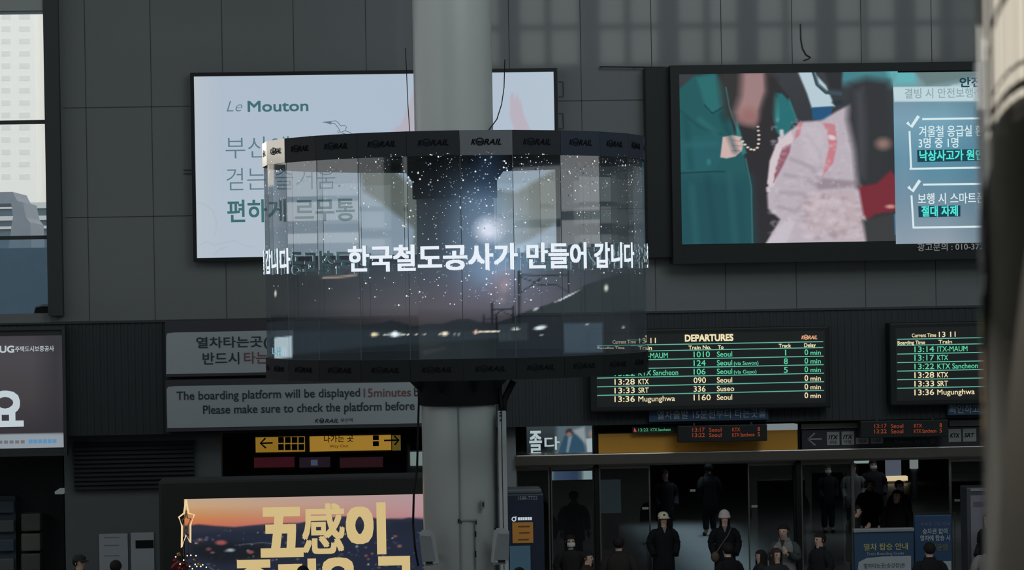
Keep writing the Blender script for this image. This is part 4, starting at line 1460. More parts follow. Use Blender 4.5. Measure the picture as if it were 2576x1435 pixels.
M_gold = pbr('bauble_gold', (190, 150, 80), 0.25, metal=1.0)
M_redb = pbr('bauble_red', (140, 30, 34), 0.3, metal=0.6)


def ball(mb, c, r, n=10, m=8, mat=None, sq=(1, 1, 1)):
    vs, fs = [], []
    for i in range(m + 1):
        ph = math.pi * i / m
        for k in range(n):
            q = 2 * math.pi * k / n
            vs.append((c[0] + r * sq[0] * math.sin(ph) * math.cos(q), c[1] + r * sq[1] * math.sin(ph) * math.sin(q), c[2] + r * sq[2] * math.cos(ph)))
    for i in range(m):
        for k in range(n):
            fs.append((i * n + k, (i + 1) * n + k, (i + 1) * n + (k + 1) % n, i * n + (k + 1) % n))
    return mb.add(vs, fs, mat)


for x, y, r in ((449, 1396, 5.5), (440, 1412, 6), (452, 1432, 8), (470, 1424, 6), (500, 1421, 5), (436, 1430, 6), (488, 1410, 4)):
    obj('bauble', ball(MB(), at(x, y, Yt - 0.3), r * Yt / F), M_gold if x in (449, 500, 488) else M_redb, t, smooth=True)
for x, y in ((471, 1399), (480, 1398), (493, 1399), (453, 1420), (477, 1426), (491, 1421), (510, 1422), (505, 1426), (495, 1426), (519, 1428), (484, 1432), (462, 1410), (442, 1402)):
    obj('fairy_light', ball(MB(), at(x, y, Yt - 0.36), 2.0 * Yt / F, 6, 4), G_bul, t)
pts = [at(x, y, Yt - 0.32) for x, y in ((434, 1428), (448, 1415), (462, 1420), (452, 1438))]
obj('ribbon', MB().tube(pts, 0.035, 6), M_rib, t)
star = ((468, 1257), (474, 1292), (489, 1296), (479, 1322), (479, 1366), (468, 1347), (457, 1378), (458, 1325), (450, 1302), (463, 1292))
pts = [at(x, y, Yt - 0.1) for x, y in star]
G_star = glow('star_lit', (238, 206, 160))
st = obj('star', MB().tube(pts + [pts[0]], 0.016, 8), G_star, t)
pts = [at(468 + (x - 468) * 0.55, 1318 + (y - 1318) * 0.55, Yt - 0.04) for x, y in star]
obj('inner_star', MB().tube(pts + [pts[0]], 0.012, 8), pbr('star_frame', (150, 130, 104), 0.4), st)
obj('star_stem', MB().tube([at(459, 1376, Yt - 0.08), at(460, 1400, Yt - 0.03)], 0.015, 6).tube([at(474, 1350, Yt - 0.05), at(474, 1400, Yt - 0.03)], 0.01, 6), M_steel, t)

# ------------------------------------------------------------------ lower right: doors, signs, kiosk
DY = WY + 0.1
struct('pier', MB().box(at(1252, 1150, 51.9).x, at(1298, 1150, 51.9).x, 51.9, 52.4, 0, ZF0), pbr('pier_grey', (118, 124, 126), 0.5), 'grey pier in the door front, just right of the round column')
hx0, hx1 = at(1298, 1150, 51.7).x, XR - 0.01
z1, z0 = at(1900, 1134, 51.7).z, at(1900, 1162, 51.7).z
mb = MB().bbox(hx0, hx1, 51.7, 52.3, z0, z1, 0.02)
e = rect(1700, 1163, 1760, 1171, 51.7)
mb.box(hx0, hx1, 51.9, 52.2, e[2], z0)
struct('trim_4', mb, M_steel, 'brushed steel beam over the glass doors')
posts = ((1497, 1508), (2004, 2016))
for k, (x0, x1) in enumerate(posts):
    a, b, c, d = rect(x0, 1090, x1, 1435, 51.85)
    struct('trim_%d' % (5 + k), MB().bbox(a, b, 51.85, 52.3, 0, ZF0, 0.01), M_black, 'dark steel door post')
M_rail = pbr('door_rail_steel', (128, 126, 120), 0.35, metal=1.0)
for k, (x0, x1, rail) in enumerate(((1300, 1384, 0), (1387, 1496, 1), (1509, 1637, 1), (1883, 2003, 1), (2017, 2146, 0), (2392, 2560, 0))):
    a, b, c, d = rect(x0, 1172, x1, 1435, DY)
    t = thing('door_%d' % (k + 1), 'glass door leaf with a thin steel edge', 'door', ((a + b) / 2, DY, 0))
    t['kind'] = 'structure'
    d = z0 - 0.06
    obj('door_glass', MB().quad(a + 0.02, b - 0.02, 0.08, d, DY + 0.02), M_door, t)
    mb = MB().box(a, b, DY, DY + 0.05, d - 0.05, d).box(a, b, DY, DY + 0.05, 0, 0.1)
    mb.box(a, a + 0.025, DY, DY + 0.05, 0.1, d - 0.05).box(b - 0.028, b, DY - 0.01, DY + 0.05, 0.1, d - 0.05)
    obj('door_frame', mb, M_rail, t)
for x in (2147, 2391):
    p = at(x, 1300, DY)
    struct('trim_%d' % (7 if x < 2300 else 8), MB().box(p.x - 0.022, p.x + 0.022, DY - 0.03, DY + 0.06, 0, z0), M_rail, 'thin steel upright in the door front')
# upper glazing above the beam
a, b, c, d = rect(1300, 1076, 1497, 1146, DY)
o = struct('window_2', MB().quad(a, b, z1, ZF0, DY + 0.15), M_door, 'glazing above the door beam, right of the column')
for x0, x1, y0, lab in ((1616, 1632, 1280, 'left of the cream-capped person'), (1736, 1750, 1235, 'high between the two people in black coats'), (1891, 1906, 1275, 'on the door beside the grey padded vest'), (2402, 2416, 1260, 'on the door at the far right')):
    e = rect(x0, y0 - 3, x1, y0 + 3, DY - 0.02)
    tag(obj('door_sticker', MB().box(e[0], e[1], DY + 0.005, DY + 0.018, e[2], e[3]), pbr('sticker_grey', (140, 144, 142), 0.5)), 'small pale door sticker ' + lab, 'sticker', 'door stickers')

# yellow board over the doors, dark direction board, LED boards
M_amber = pbr('amber_board', (206, 146, 42), 0.5, var=0.05)
a, b, c, d = rect(1506, 1082, 2007, 1133, 51.75)
t = thing('header_board', 'plain amber board over the glass doors', 'sign', ((a + b) / 2, 51.8, z1))
obj('board', MB().box(a, b, 51.78, 52.2, z1, at(1750, 1088, 51.75).z), M_amber, t)
e = rect(1928, 1068, 2007, 1081, 51.76)
obj('pale_strip', MB().box(e[0], e[1], 51.78, 52.0, at(1960, 1083, 51.76).z, e[3]), glow('strip_pale', (118, 128, 130)), t)
e = rect(1590, 1073, 1700, 1090, 51.8)
t = thing('platform_display', 'small green-lettered display above the amber board', 'sign', ((e[0] + e[1]) / 2, 51.85, e[2]))
obj('board', MB().box(e[0], e[1], 51.6, 51.77, e[2], e[3]), pbr('green_display', (26, 44, 38), 0.5), t)
letter(t, glow('led_green', (70, 150, 108)), '13:22', 1606, 1086, 1631, 7, 51.59, 0.02)
letter(t, glow('led_green', (70, 150, 108)), 'KTX Sancheon', 1637, 1085.5, 1687, 7, 51.59, 0.02)
obj('red_mark', MB().poly([(1594, 1087), (1596, 1076), (1602, 1087)], 51.59), glow('led_red', (170, 70, 66)), t)
G_or = glow('led_orange', (138, 60, 36))
for x0, y0, x1, y1, dx, lab in ((1706, 1070, 1930, 1112, 0, 'black orange-lettered train display in front of the amber board'), (2165, 1058, 2386, 1101, 457.5, 'black orange-lettered train display in front of the dark direction board')):
    e = rect(x0, y0, x1, y1, 51.2)
    t = thing('train_display', lab, 'sign', ((e[0] + e[1]) / 2, 51.3, e[2]))
    obj('case', MB().bbox(e[0], e[1], 51.2, 51.45, e[2], e[3], 0.015), M_frame, t)
    for xx in (x0 + 40, x1 - 40):
        p = at(xx, y0, 51.3)
        obj('hanger', MB().box(p.x - 0.02, p.x + 0.02, 51.3, 51.36, e[3], ZF0 + 0.02), M_dark2, t)
    oy = -9.5 if dx else 0
    for k, (tm, tr, x2, tk) in enumerate((('13:17', 'KTX', 1862, '8'), ('13:22', 'KTX Sancheon', 1898, '5'))):
        yb = 1087 + oy + 13.5 * k
        letter(t, G_or, tm, 1742 + dx, yb, 1773 + dx, 10, 51.19, 0.01)
        letter(t, G_or, 'Seoul', 1784 + dx, yb, 1815 + dx, 10, 51.19, 0.01)
        letter(t, G_or, tr, 1842 + dx, yb - 1, x2 + dx, 9, 51.19, 0.01)
        letter(t, G_or, tk, 1906 + dx, yb - 2, 1912 + dx, 10, 51.19, 0.01)
a, b, c, d = rect(2018, 1080, 2600, 1130, 51.75)
t = thing('direction_board', 'dark direction board with a white arrow and train-type plates', 'sign', ((a + b) / 2, 51.8, z1))
obj('board', MB().box(a, b, 51.78, 52.2, z1, at(2250, 1079, 51.75).z), pbr('board_navy', (28, 30, 42), 0.5), t)
M_plate = pbr('plate_white', (138, 140, 140), 0.5)
obj('arrow', MB().line([(2067, 1105), (2034, 1106)], 51.77, 4).line([(2050, 1090), (2033, 1106), (2051, 1121)], 51.77, 4), M_plate, t)
for x0, y0, x1, y1, s1, s2 in ((2080, 1087, 2112, 1121, 'ITX', '새마을'), (2117, 1086, 2149, 1120, 'ITX', '마음'), (2153, 1102, 2186, 1118, '', '무궁화'), (2190, 1101, 2222, 1117, '', '누리로'), (2386, 1080, 2418, 1113, 'KTX', ''), (2422, 1079, 2456, 1112, 'SRT', '')):
    e = rect(x0, y0, x1, y1, 51.77)
    pl = obj('plate', MB().bbox(e[0], e[1], 51.765, 51.779, e[2], e[3], 0.006), M_plate, t)
    mid = (y0 + y1) / 2
    if s1:
        letter(pl, M_print, s1, x0 + 4, mid + (2 if s2 else 5), x1 - 4, 10, 51.76, 0.03, 0.25)
    if s2:
        letter(pl, M_print, s2, x0 + 7, mid + (14 if s1 else 5), x1 - 7, 9, 51.76)
letter(t, pbr('board_grey_letters', (110, 112, 114), 0.5), 'Platforms', 2251, 1116, 2292, 8, 51.77)
letter(t, pbr('board_grey_letters', (110, 112, 114), 0.5), '타는 곳', 2303, 1116, 2354, 9, 51.77)
for x0, x1, lab in ((2017, 2158, 'pale strip board above the white arrow'), (2388, 2600, 'pale strip board above the train-type plates at the right')):
    e = rect(x0, 1066 if x0 < 2100 else 1056, x1, 1079 if x0 < 2100 else 1071, 51.8)
    tag(obj('strip_board', MB().box(e[0], e[1], 51.8, 52.1, e[2], e[3]), pbr('strip_grey', (128, 130, 130), 0.5)), lab, 'sign')

# screen behind the upper glazing and its bright pictures
Y = 53.4


def paint_show(p):
    p.ramp([(1075, (58, 66, 70)), (1150, (30, 38, 42))])
    p.poly([(1400, 1070), (1510, 1070), (1510, 1150), (1395, 1150)], (92, 108, 116), 6)
    p.poly([(1420, 1096), (1440, 1092), (1462, 1096), (1474, 1146), (1402, 1146)], (52, 82, 104), 2)
    p.poly([(1430, 1096), (1440, 1096), (1430, 1140), (1424, 1140)], (120, 140, 150), 2)
    p.ell(1433, 1088, 10, 9, (60, 54, 54), 0.3)
    p.ell(1432, 1094, 7, 6, (140, 112, 104), 0.4)
    p.poly([(1440, 1084), (1470, 1074), (1476, 1120), (1456, 1100)], (150, 160, 164), 4)
    p.poly([(1474, 1105), (1500, 1100), (1500, 1146), (1478, 1146)], (176, 188, 190), 2)
    p.ell(1490, 1092, 10, 10, (150, 126, 120), 0.4)
    p.ell(1365, 1120, 12, 14, (16, 20, 22), 0.5)


t = thing('tall_screen', 'bright advertising screen behind the glass just right of the column', 'screen', tuple(at(1405, 1146, Y)))
a, b, c, d = rect(1312, 1070, 1497, 1146, Y)
obj('case', MB().box(a, b, Y + 0.01, Y + 0.2, c - 0.03, 3.99), M_frame, t)
picture('lit_face', (1325, 1072, 1496, 1145), Y, 120, 54, paint_show, P_scr, t)
G_brush = glow('brush_white', (190, 204, 206))
letter(t, G_brush, '졸', 1332, 1144, 1364, 58, Y - 0.02, 0.02)
letter(t, G_brush, '다', 1370, 1132, 1408, 32, Y - 0.02, 0.02)
t = thing('screen_reflection', 'pale blue painted reflection of the bright screen, behind the door under it', 'screen', tuple(at(1440, 1208, 53.5)))  # reflection of the bright screen, built as a glowing panel
a, b, c, d = rect(1386, 1186, 1495, 1208, 53.5)
obj('case', MB().box(a, b, 53.52, 53.7, 0, d + 0.05), M_frame, t)
picture('lit_face', (1386, 1186, 1495, 1208), 53.51, 40, 14, lambda p: (p.ramp([(1386, (120, 130, 134)), (1396, (58, 76, 98)), (1450, (44, 58, 84)), (1462, (70, 84, 92)), (1470, (136, 156, 160)), (1500, (130, 148, 152))], 'x')), P_scr, t)

# dim boards in the passage behind the left doors
for x0, y0, x1, y1, Yb_, col, g, lab in ((1512, 1208, 1562, 1292, 62.0, (40, 52, 58), (26, 34, 38), 'dim teal board standing behind the left-hand glass door'), (1392, 1288, 1452, 1440, 64.0, (90, 112, 120), (50, 66, 72), 'pale blue panel with dark stripes behind the door right of the blue kiosk')):
    e = rect(x0, y0, x1, y1, Yb_)
    t = thing('passage_board', lab, 'board', ((e[0] + e[1]) / 2, Yb_, 0))
    obj('lit_face', MB().box(e[0], e[1], Yb_, Yb_ + 0.1, max(e[2], 0.02), e[3]), glow('passage_glow_%d' % x0, g), t)
    obj('stand', MB().box(e[0] + 0.05, e[1] - 0.05, Yb_ + 0.1, Yb_ + 0.25, 0, e[3] - 0.05), M_dark2, t)
    if x0 < 1400:
        for yy in (1312, 1326, 1340):
            q = rect(x0 + 4, yy, x1 - 4, yy + 5, Yb_)
            obj('dark_stripe', MB().box(q[0], q[1], Yb_ - 0.02, Yb_, q[2], q[3]), pbr('stripe_blue', (30, 48, 62), 0.6), t)

# blue information kiosk by the column
Y = 46.5
t = thing('kiosk', 'dark blue information kiosk with an orange poster, right of the column', 'kiosk', tuple(at(1325, 1500, Y)))
a, b, c, d = rect(1262, 1243, 1370, 1500, Y)
M_kio = pbr('kiosk_navy', (30, 40, 60), 0.4)
obj('cabinet', MB().bbox(a, b, Y, Y + 0.8, 0, d, 0.03), M_kio, t)
obj('top_cap', MB().bbox(a - 0.02, b - 0.03, Y + 0.05, Y + 0.75, d, d + 0.07, 0.02), pbr('kiosk_cap', (84, 90, 92), 0.4), t)
letter(t, pbr('kiosk_letters', (150, 156, 160), 0.5), '1588-7722', 1303, 1259, 1352, 9, Y - 0.01)
mb = MB().line([(1293 + 5 * math.cos(q), 1307 + 5 * math.sin(q)) for q in np.linspace(0, 2 * math.pi, 11)], Y - 0.01, 2.5).line([(1298, 1300), (1297, 1310)], Y - 0.01, 2.5)
obj('round_mark', mb, G_hug, t)
for k in range(6):
    e = rect(1303 + 6 * k, 1302.5 - 0.1 * k, 1308 + 6 * k, 1310 - 0.1 * k, Y - 0.01)
    obj('small_letter_block', MB().box(e[0], e[1], Y - 0.012, Y - 0.004, e[2], e[3]), G_hug, t)
e = rect(1289, 1315, 1341, 1367, Y)
po = obj('poster', MB().box(e[0], e[1], Y - 0.02, Y, e[2], e[3]), pbr('poster_orange', (206, 140, 62), 0.6), t)
for x0, y0, x1 in ((1303, 1325, 1333), (1306, 1341, 1332), (1303, 1358, 1330)):
    e = rect(x0, y0 - 1.5, x1, y0 + 1.5, Y)
    obj('text_line', MB().box(e[0], e[1], Y - 0.026, Y - 0.02, e[2], e[3]), pbr('poster_ink', (110, 72, 34), 0.6), po)
e = rect(1283, 1374, 1335, 1490, Y)
obj('lit_panel', MB().box(e[0], e[1], Y - 0.02, Y, e[2], e[3]), glow('kiosk_teal', (40, 62, 74)), t)

# ------------------------------------------------------------------ people
M_skin = pbr('skin', (196, 160, 142), 0.55, var=0.05)
M_hairk = pbr('hair_black', (30, 27, 27), 0.75, spec=0.2)
M_hairb = pbr('hair_brown', (50, 41, 37), 0.75, spec=0.2)
M_eye = pbr('eye_dark', (30, 26, 26), 0.3)
M_lip = pbr('lip', (150, 96, 90), 0.5)


def skin_mesh(nodes, edges, sub=2):
    """one continuous tapered surface grown round a skeleton; nodes: [(x, y, z, rx, ry)]"""
    me = bpy.data.meshes.new('figure')
    me.from_pydata([n[:3] for n in nodes], edges, [])
    o = bpy.data.objects.new('figure', me)
    COL.objects.link(o)
    o.modifiers.new('skin', 'SKIN').use_smooth_shade = True
    for i, n in enumerate(nodes):
        v = me.skin_vertices[0].data[i]
        v.radius = (n[3], n[4])
        v.use_root = i == 0
    ss = o.modifiers.new('subdivision', 'SUBSURF')
    ss.levels = ss.render_levels = sub
    dg = bpy.context.evaluated_depsgraph_get()
    e = bpy.data.meshes.new_from_object(o.evaluated_get(dg))
    V = [v.co.copy() for v in e.vertices]
    Fc = [tuple(p.vertices) for p in e.polygons]
    bpy.data.objects.remove(o)
    bpy.data.meshes.remove(me)
    bpy.data.meshes.remove(e)
    return V, Fc


def hand(mb, w, d, up, side, s):
    """palm, four unequal curled fingers and a thumb leaving the side of the palm; w wrist, d pointing along the hand"""
    d = d.normalized()
    n = d.cross(side).normalized()
    p1 = w + d * 0.045 * s
    ball(mb, p1, 0.036 * s, 8, 6, sq=(0.95, 0.6, 1.25))
    for k, L in enumerate((0.070, 0.080, 0.074, 0.058)):
        b = w + d * 0.080 * s + side * (k - 1.5) * 0.017 * s
        mb.tube([b, b + d * L * 0.45 * s + n * 0.006 * s, b + d * L * 0.8 * s + n * 0.022 * s, b + d * L * 0.9 * s + n * 0.036 * s], [0.0085 * s, 0.008 * s, 0.007 * s, 0.005 * s], 6)
    b = w + d * 0.03 * s - side * 0.028 * s
    mb.tube([b, b + d * 0.028 * s - side * 0.02 * s, b + d * 0.055 * s - side * 0.022 * s + n * 0.012 * s], [0.011 * s, 0.0095 * s, 0.006 * s], 6)


def person(label, x, ytop, h, turn=0, coat=(26, 27, 29), legs=(30, 32, 38), hair='short', hairmat=None, hat=None, pose='pocket', mask=False, tilt=0.0, coat_len=0.36, wide=1.0, inner=None, extra=None, hood=None, sleeve=None):
    d = ray(x, ytop)
    top = h + (0.02 if hat else 0.0)
    P = CAM + d * ((top - CAM.z) / d.z)
    root = thing('person', label, 'person', (P.x, P.y, 0))
    ca, sa = math.cos(math.radians(turn)), math.sin(math.radians(turn))

    def wv(v):
        return Vector((P.x + (v[0] * ca - v[1] * sa) * h, P.y + (v[0] * sa + v[1] * ca) * h, v[2] * h))

    def put(name, V, Fc, mat, parent=root, smooth=True, label_=None):
        mb = MB().add([wv(v) for v in V], Fc)
        return obj(name, mb, mat, parent, smooth, label_)

    hx, hy = 0.0, -0.055 * math.sin(tilt)          # head leans forward with the tilt
    if pose == 'pocket':
        el, wr = (0.138, 0.02, 0.635), (0.112, -0.065, 0.535)
    elif pose == 'phone':
        el, wr = (0.135, -0.02, 0.640), (0.060, -0.150, 0.700)
    else:
        el, wr = (0.138, 0.012, 0.640), (0.142, -0.022, 0.500)
    body = [(0, 0, .52, .085, .062), (0, 0, .61, .076, .056), (0, -.002, .71, .082, .058), (0, 0, .780, .050, .042), (0, hy * 0.3, .845, .032, .032),
            (0, -.010 + hy, .888, .040, .044), (0, -.006 + hy, .930, .050, .060), (0, 0.002 + hy * 1.3, .968, .042, .050)]
    ed = [(0, 1), (1, 2), (2, 3), (3, 4), (4, 5), (5, 6), (6, 7)]
    for s in (-1, 1):
        n = len(body)
        body += [(s * .086, 0, .768, .024, .028), (s * el[0] * wide, el[1], el[2], .025, .026), (s * wr[0] * wide, wr[1], wr[2], .016, .018)]
        ed += [(3, n), (n, n + 1), (n + 1, n + 2)]
        n = len(body)
        body += [(s * .05, 0, .47, .058, .062), (s * .054, -.008, .275, .040, .044), (s * .056, .012, .055, .026, .03), (s * .06, -.075, .022, .024, .02)]
        ed += [(0, n), (n, n + 1), (n + 1, n + 2), (n + 2, n + 3)]
    V, Fc = skin_mesh(body, ed)
    for v in V:                                     # nose, brow and chin on the face
        if v.z > .86 and v.y < hy - .02:
            v.y -= .016 * math.exp(-(v.x / .011) ** 2 - ((v.z - .914) / .012) ** 2)
            v.y -= .006 * math.exp(-(v.x / .022) ** 2 - ((v.z - .872) / .010) ** 2)
            v.y += .005 * math.exp(-((abs(v.x) - .022) / .010) ** 2 - ((v.z - .929) / .008) ** 2)
    mb = MB().add([wv(v) for v in V], Fc)
    for s in (-1, 1):
        ball(mb, wv((s * .050, 0.006 + hy, .922)), .014 * h, 8, 6, sq=(.5, .8, 1.3))
        if pose != 'pocket':
            w = Vector((s * wr[0] * wide, wr[1], wr[2]))
            dirn = Vector((0, -.2, -1)) if pose == 'down' else Vector((-s * .25, -.35, .8))
            w_, w2 = wv(w), wv(w + dirn.normalized())
            dd = (w2 - w_).normalized()
            sd = dd.cross(Vector((0, -1, 0)) if abs(dd.y) < .9 else Vector((1, 0, 0))).normalized()
            hand(mb, w_, dd, None, sd, 1.0)
    obj('body', mb, M_skin, root, True)
    # face
    for s in (-1, 1):
        mb = ball(MB(), wv((s * .020, -.0555 + hy, .928)), .0075 * h, 8, 6, sq=(1.3, .5, .7))
        obj('eye', mb, M_eye, root, True)
    if not mask:
        obj('mouth', ball(MB(), wv((0, -.056 + hy, .888)), .009 * h, 8, 6, sq=(1.4, .5, .45)), M_lip, root, True)
    else:
        mb = MB()
        vs, fs = [], []
        for i in range(7):
            for k in range(9):
                a_ = math.radians(-70 + 140 * k / 8)
                z = .868 + .046 * i / 6
                r = 1.0 + .10 * math.sin(math.pi * i / 6)
                vs.append(wv((.0495 * r * math.sin(a_), hy - .004 - .0585 * r * math.cos(a_), z)))
        for i in range(6):
            for k in range(8):
                fs.append((i * 9 + k, i * 9 + k + 1, (i + 1) * 9 + k + 1, (i + 1) * 9 + k))
        obj('face_mask', mb.add(vs, fs), pbr('mask_white', (205, 208, 208), 0.7), root, True)
    # trousers and shoes
    tn = [(0, 0, .50, .078, .060)]
    te = []
    for s in (-1, 1):
        n = len(tn)
        tn += [(s * .048, 0, .45, .056, .060), (s * .055, -.006, .27, .050, .054), (s * .057, .012, .075, .042, .044)]
        te += [(0, n), (n, n + 1), (n + 1, n + 2)]
    put('trousers', *skin_mesh(tn, te), pbr('trousers_%d_%d_%d' % legs, legs, 0.8))
    for s in (-1, 1):
        mb = ball(MB(), wv((s * .059, -.035, .026)), .055 * h, 10, 6, sq=(.55, 1.25, .5))
        obj('shoe', mb, pbr('shoe_black', (28, 28, 30), 0.5), root, True)
    # coat with sleeves
    m_c = pbr('coat_%d_%d_%d' % coat, coat, 0.85, spec=0.2, var=0.15, scale=6)
    m_s = m_c if sleeve is None else pbr('sleeve_%d_%d_%d' % sleeve, sleeve, 0.85, spec=0.2)
    w = wide
    def loft(rings, n=22):
        vs, fs = [], []
        for z, rx, ry in rings:
            for k in range(n):
                q = 2 * math.pi * k / n
                c_, s_ = math.cos(q), math.sin(q)
                vs.append((w * rx * math.copysign(abs(s_) ** .85, s_), ry * math.copysign(abs(c_) ** .85, c_) + .004, z + .004 * math.sin(3 * q + z * 40) * (z < .5)))
        for i in range(len(rings) - 1):
            for k in range(n):
                fs.append((i * n + k, (i + 1) * n + k, (i + 1) * n + (k + 1) % n, i * n + (k + 1) % n))
        fs.append(tuple(range(n)))
        return vs, fs[::1]

    over = 1.14 if pose == 'pocket' else .93
    arms = []
    for s in (-1, 1):
        p0, p1 = Vector((s * el[0] * w, el[1], el[2])), Vector((s * wr[0] * w, wr[1], wr[2]))
        pe_ = p0 + (p1 - p0) * over
        mb = MB()
        mb.tube([wv(q) for q in ((s * .066 * w, 0.003, .797), (s * .086 * w, 0.003, .787), (s * .108 * w, .004, .752), (s * (.112 * w + p0.x * s) / 2, el[1] * .7, .70), p0 + Vector((0, 0, .02)), p0 + (p1 - p0) * .15, p0 + (p1 - p0) * .5, pe_)],
                [.022 * h, .036 * h, .046 * h, .047 * h, .045 * h, .043 * h, .040 * h, .034 * h], 14)
        arms.append(mb)
    vs, fs = loft(((coat_len, .112, .088), ((coat_len + .52) / 2, .110, .088), (.54, .106, .086), (.61, .096, .079), (.69, .103, .083), (.745, .106, .081), (.780, .098, .073), (.803, .080, .062), (.822, .060, .052), (.838, .047, .046)))
    mb = MB().add([wv(v) for v in vs], fs)
    if sleeve is None:
        for a_ in arms:
            mb.add(a_.v, a_.f)
    co = obj('coat', mb, m_c, root, True)
    if sleeve is not None:
        for a_ in arms:
            obj('sleeve', a_, m_s, co, True)
    # collar
    vs, fs = [], []
    for i, (r, z) in enumerate(((.060, .812), (.062, .838), (.054, .856), (.048, .852))):
        for k in range(14):
            a_ = math.radians(-145 + 290 * k / 13)
            vs.append((r * math.sin(a_), r * math.cos(a_) * .9 + .002 + hy * .3, z))
    for i in range(3):
        for k in range(13):
            fs.append((i * 14 + k, i * 14 + k + 1, (i + 1) * 14 + k + 1, (i + 1) * 14 + k))
    put('collar', vs, fs, m_c, co)
    if inner:
        mb = MB().add([wv((-.026, -.068, .84)), wv((.026, -.068, .84)), wv((.004, -.083, .775)), wv((-.004, -.083, .775))], [(0, 3, 2, 1)])
        obj('inner_top', mb, pbr('inner_%d_%d_%d' % inner, inner, 0.8), co)
    # hair: a shell over the skull, longer at the back and sides when worn long
    hm = hairmat or M_hairk
    vs, fs = [], []
    n1, n2 = 14, 24
    for i in range(n1 + 1):
        ph = math.pi * 0.80 * i / n1
        for k in range(n2):
            q = 2 * math.pi * k / n2
            vx, vy, vz = math.sin(ph) * math.sin(q), math.sin(ph) * math.cos(q), math.cos(ph)
            X, Yy, Z = vx * .060, vy * .070 + .004 + hy, .937 + vz * .062
            if hair == 'long' and vz < 0.05:
                t_ = min(1, (0.05 - vz) / .8)
                X = (.060 * (1 - .05 * t_) + .006 * math.sin(5 * q)) * math.sin(q)
                Yy = .004 + hy + (.070 - .004 * t_) * math.cos(q) + (.01 if vy > 0 else 0)
                Z = .937 - .15 * t_
            vs.append((X, Yy, Z))
    for i in range(n1):
        for k in range(n2):
            q4 = (i * n2 + k, (i + 1) * n2 + k, (i + 1) * n2 + (k + 1) % n2, i * n2 + (k + 1) % n2)
            cx = sum(vs[j][0] for j in q4) / 4
            cy = sum(vs[j][1] for j in q4) / 4 - hy
            cz = sum(vs[j][2] for j in q4) / 4
            face = cy < -.012 and cz < .957 and (abs(cx) < .047 or hair != 'long')
            low = hair == 'short' and cz < .905 and cy < .02
            if not face and not low:
                fs.append(q4)
    put('hair', vs, fs, hm)
    if hat:
        kind, colr = hat
        mh = pbr('hat_%d_%d_%d' % colr, colr, 0.9, var=0.06, scale=20)
        prof = [(.0, 1.008), (.028, 1.005), (.048, .992), (.060, .970), (.0625, .948)] if kind == 'cap' else [(.0, 1.024), (.020, 1.021), (.040, 1.010), (.056, .990), (.063, .966), (.065, .953), (.068, .951), (.0685, .938), (.066, .926), (.062, .926)]
        vs, fs = [], []
        for r, z in prof:
            for k in range(20):
                q = 2 * math.pi * k / 20
                vs.append((r * math.sin(q), r * 1.1 * math.cos(q) + .002 + hy, z))
        for i in range(len(prof) - 1):
            for k in range(20):
                fs.append((i * 20 + k, (i + 1) * 20 + k, (i + 1) * 20 + (k + 1) % 20, i * 20 + (k + 1) % 20))
        ho = put(kind if kind != 'cap' else 'baseball_cap', vs, fs, mh)
        if kind == 'cap':
            vs = []
            for r in (.058, .092):
                for k in range(9):
                    q = math.radians(-50 + 100 * k / 8)
                    vs.append((r * .98 * math.sin(q), -r * 1.1 * math.cos(q) + .002 + hy, .953 - (.014 if r > .07 else 0)))
            vs += [(a_, b_, c_ - .004) for a_, b_, c_ in vs]
            fs = [(k, k + 1, k + 10, k + 9) for k in range(8)] + [(k + 18, k + 27, k + 28, k + 19) for k in range(8)] + [(k + 9, k + 10, k + 28, k + 27) for k in range(8)]
            put('brim', vs, fs, mh, ho)
            ball_ = ball(MB(), wv((0, -.066 + hy, .975)), .010 * h, 8, 6, sq=(1.3, .4, 1))
            obj('cap_badge', ball_, M_print, ho, True)
    if hood:
        vs = []
        for k in range(19):
            q = math.radians(-130 + 260 * k / 18)
            vs.append(wv((.068 * math.sin(q), -.03 + hy, .925 + .072 * math.cos(q))))
        obj('hood_trim', MB().tube(vs, .020 * h, 8), pbr('fur_grey', (110, 106, 100), 0.95), root, True)
    if extra == 'strap':
        pts = [wv(v) for v in ((.075, -.05, .826), (.035, -.094, .74), (-.03, -.097, .65), (-.098, -.088, .55))]
        sb = obj('strap', MB().tube(pts, .008 * h, 6), pbr('strap_brown', (84, 72, 60), 0.6), root, True)
        mb = ball(MB(), wv((-.112, -.085, .50)), .062 * h, 10, 8, sq=(.8, .5, 1))
        obj('shoulder_bag', mb, pbr('bag_brown', (78, 64, 52), 0.6), root, True)
    if extra == 'zip':
        obj('zip', MB().tube([wv((0, -.0905, .80)), wv((0, -.094, .66)), wv((0, -.098, .50))], .004 * h, 6), M_dark2, co)
    return root


person('person in a long black coat and cream baseball cap standing before the open doorway', 1668, 1287, 1.70, 4, (20, 21, 23), (24, 26, 30), 'long', M_hairb, ('cap', (206, 196, 172)), 'pocket', inner=(120, 116, 110), coat_len=0.27, wide=1.12)
person('person in a black coat, pale knitted hat and slanted bag strap at the doorway', 1822, 1285, 1.70, -6, (20, 21, 23), (26, 26, 28), 'long', M_hairk, ('beanie', (190, 176, 176)), 'pocket', inner=(110, 106, 104), coat_len=0.30, wide=1.1, extra='strap')
person('person in a pale padded vest with dark collar, looking down by the door', 1973, 1318, 1.74, -25, (120, 124, 122), (40, 42, 48), 'short', None, None, 'phone', tilt=0.7, coat_len=0.46, wide=1.08, sleeve=(70, 74, 76), inner=(30, 32, 36), extra='zip')
person('long-haired person with a visible face, just in front of the padded vest', 1952, 1378, 1.62, 20, (44, 42, 44), (34, 34, 40), 'long', M_hairb, None, 'pocket', coat_len=0.34)
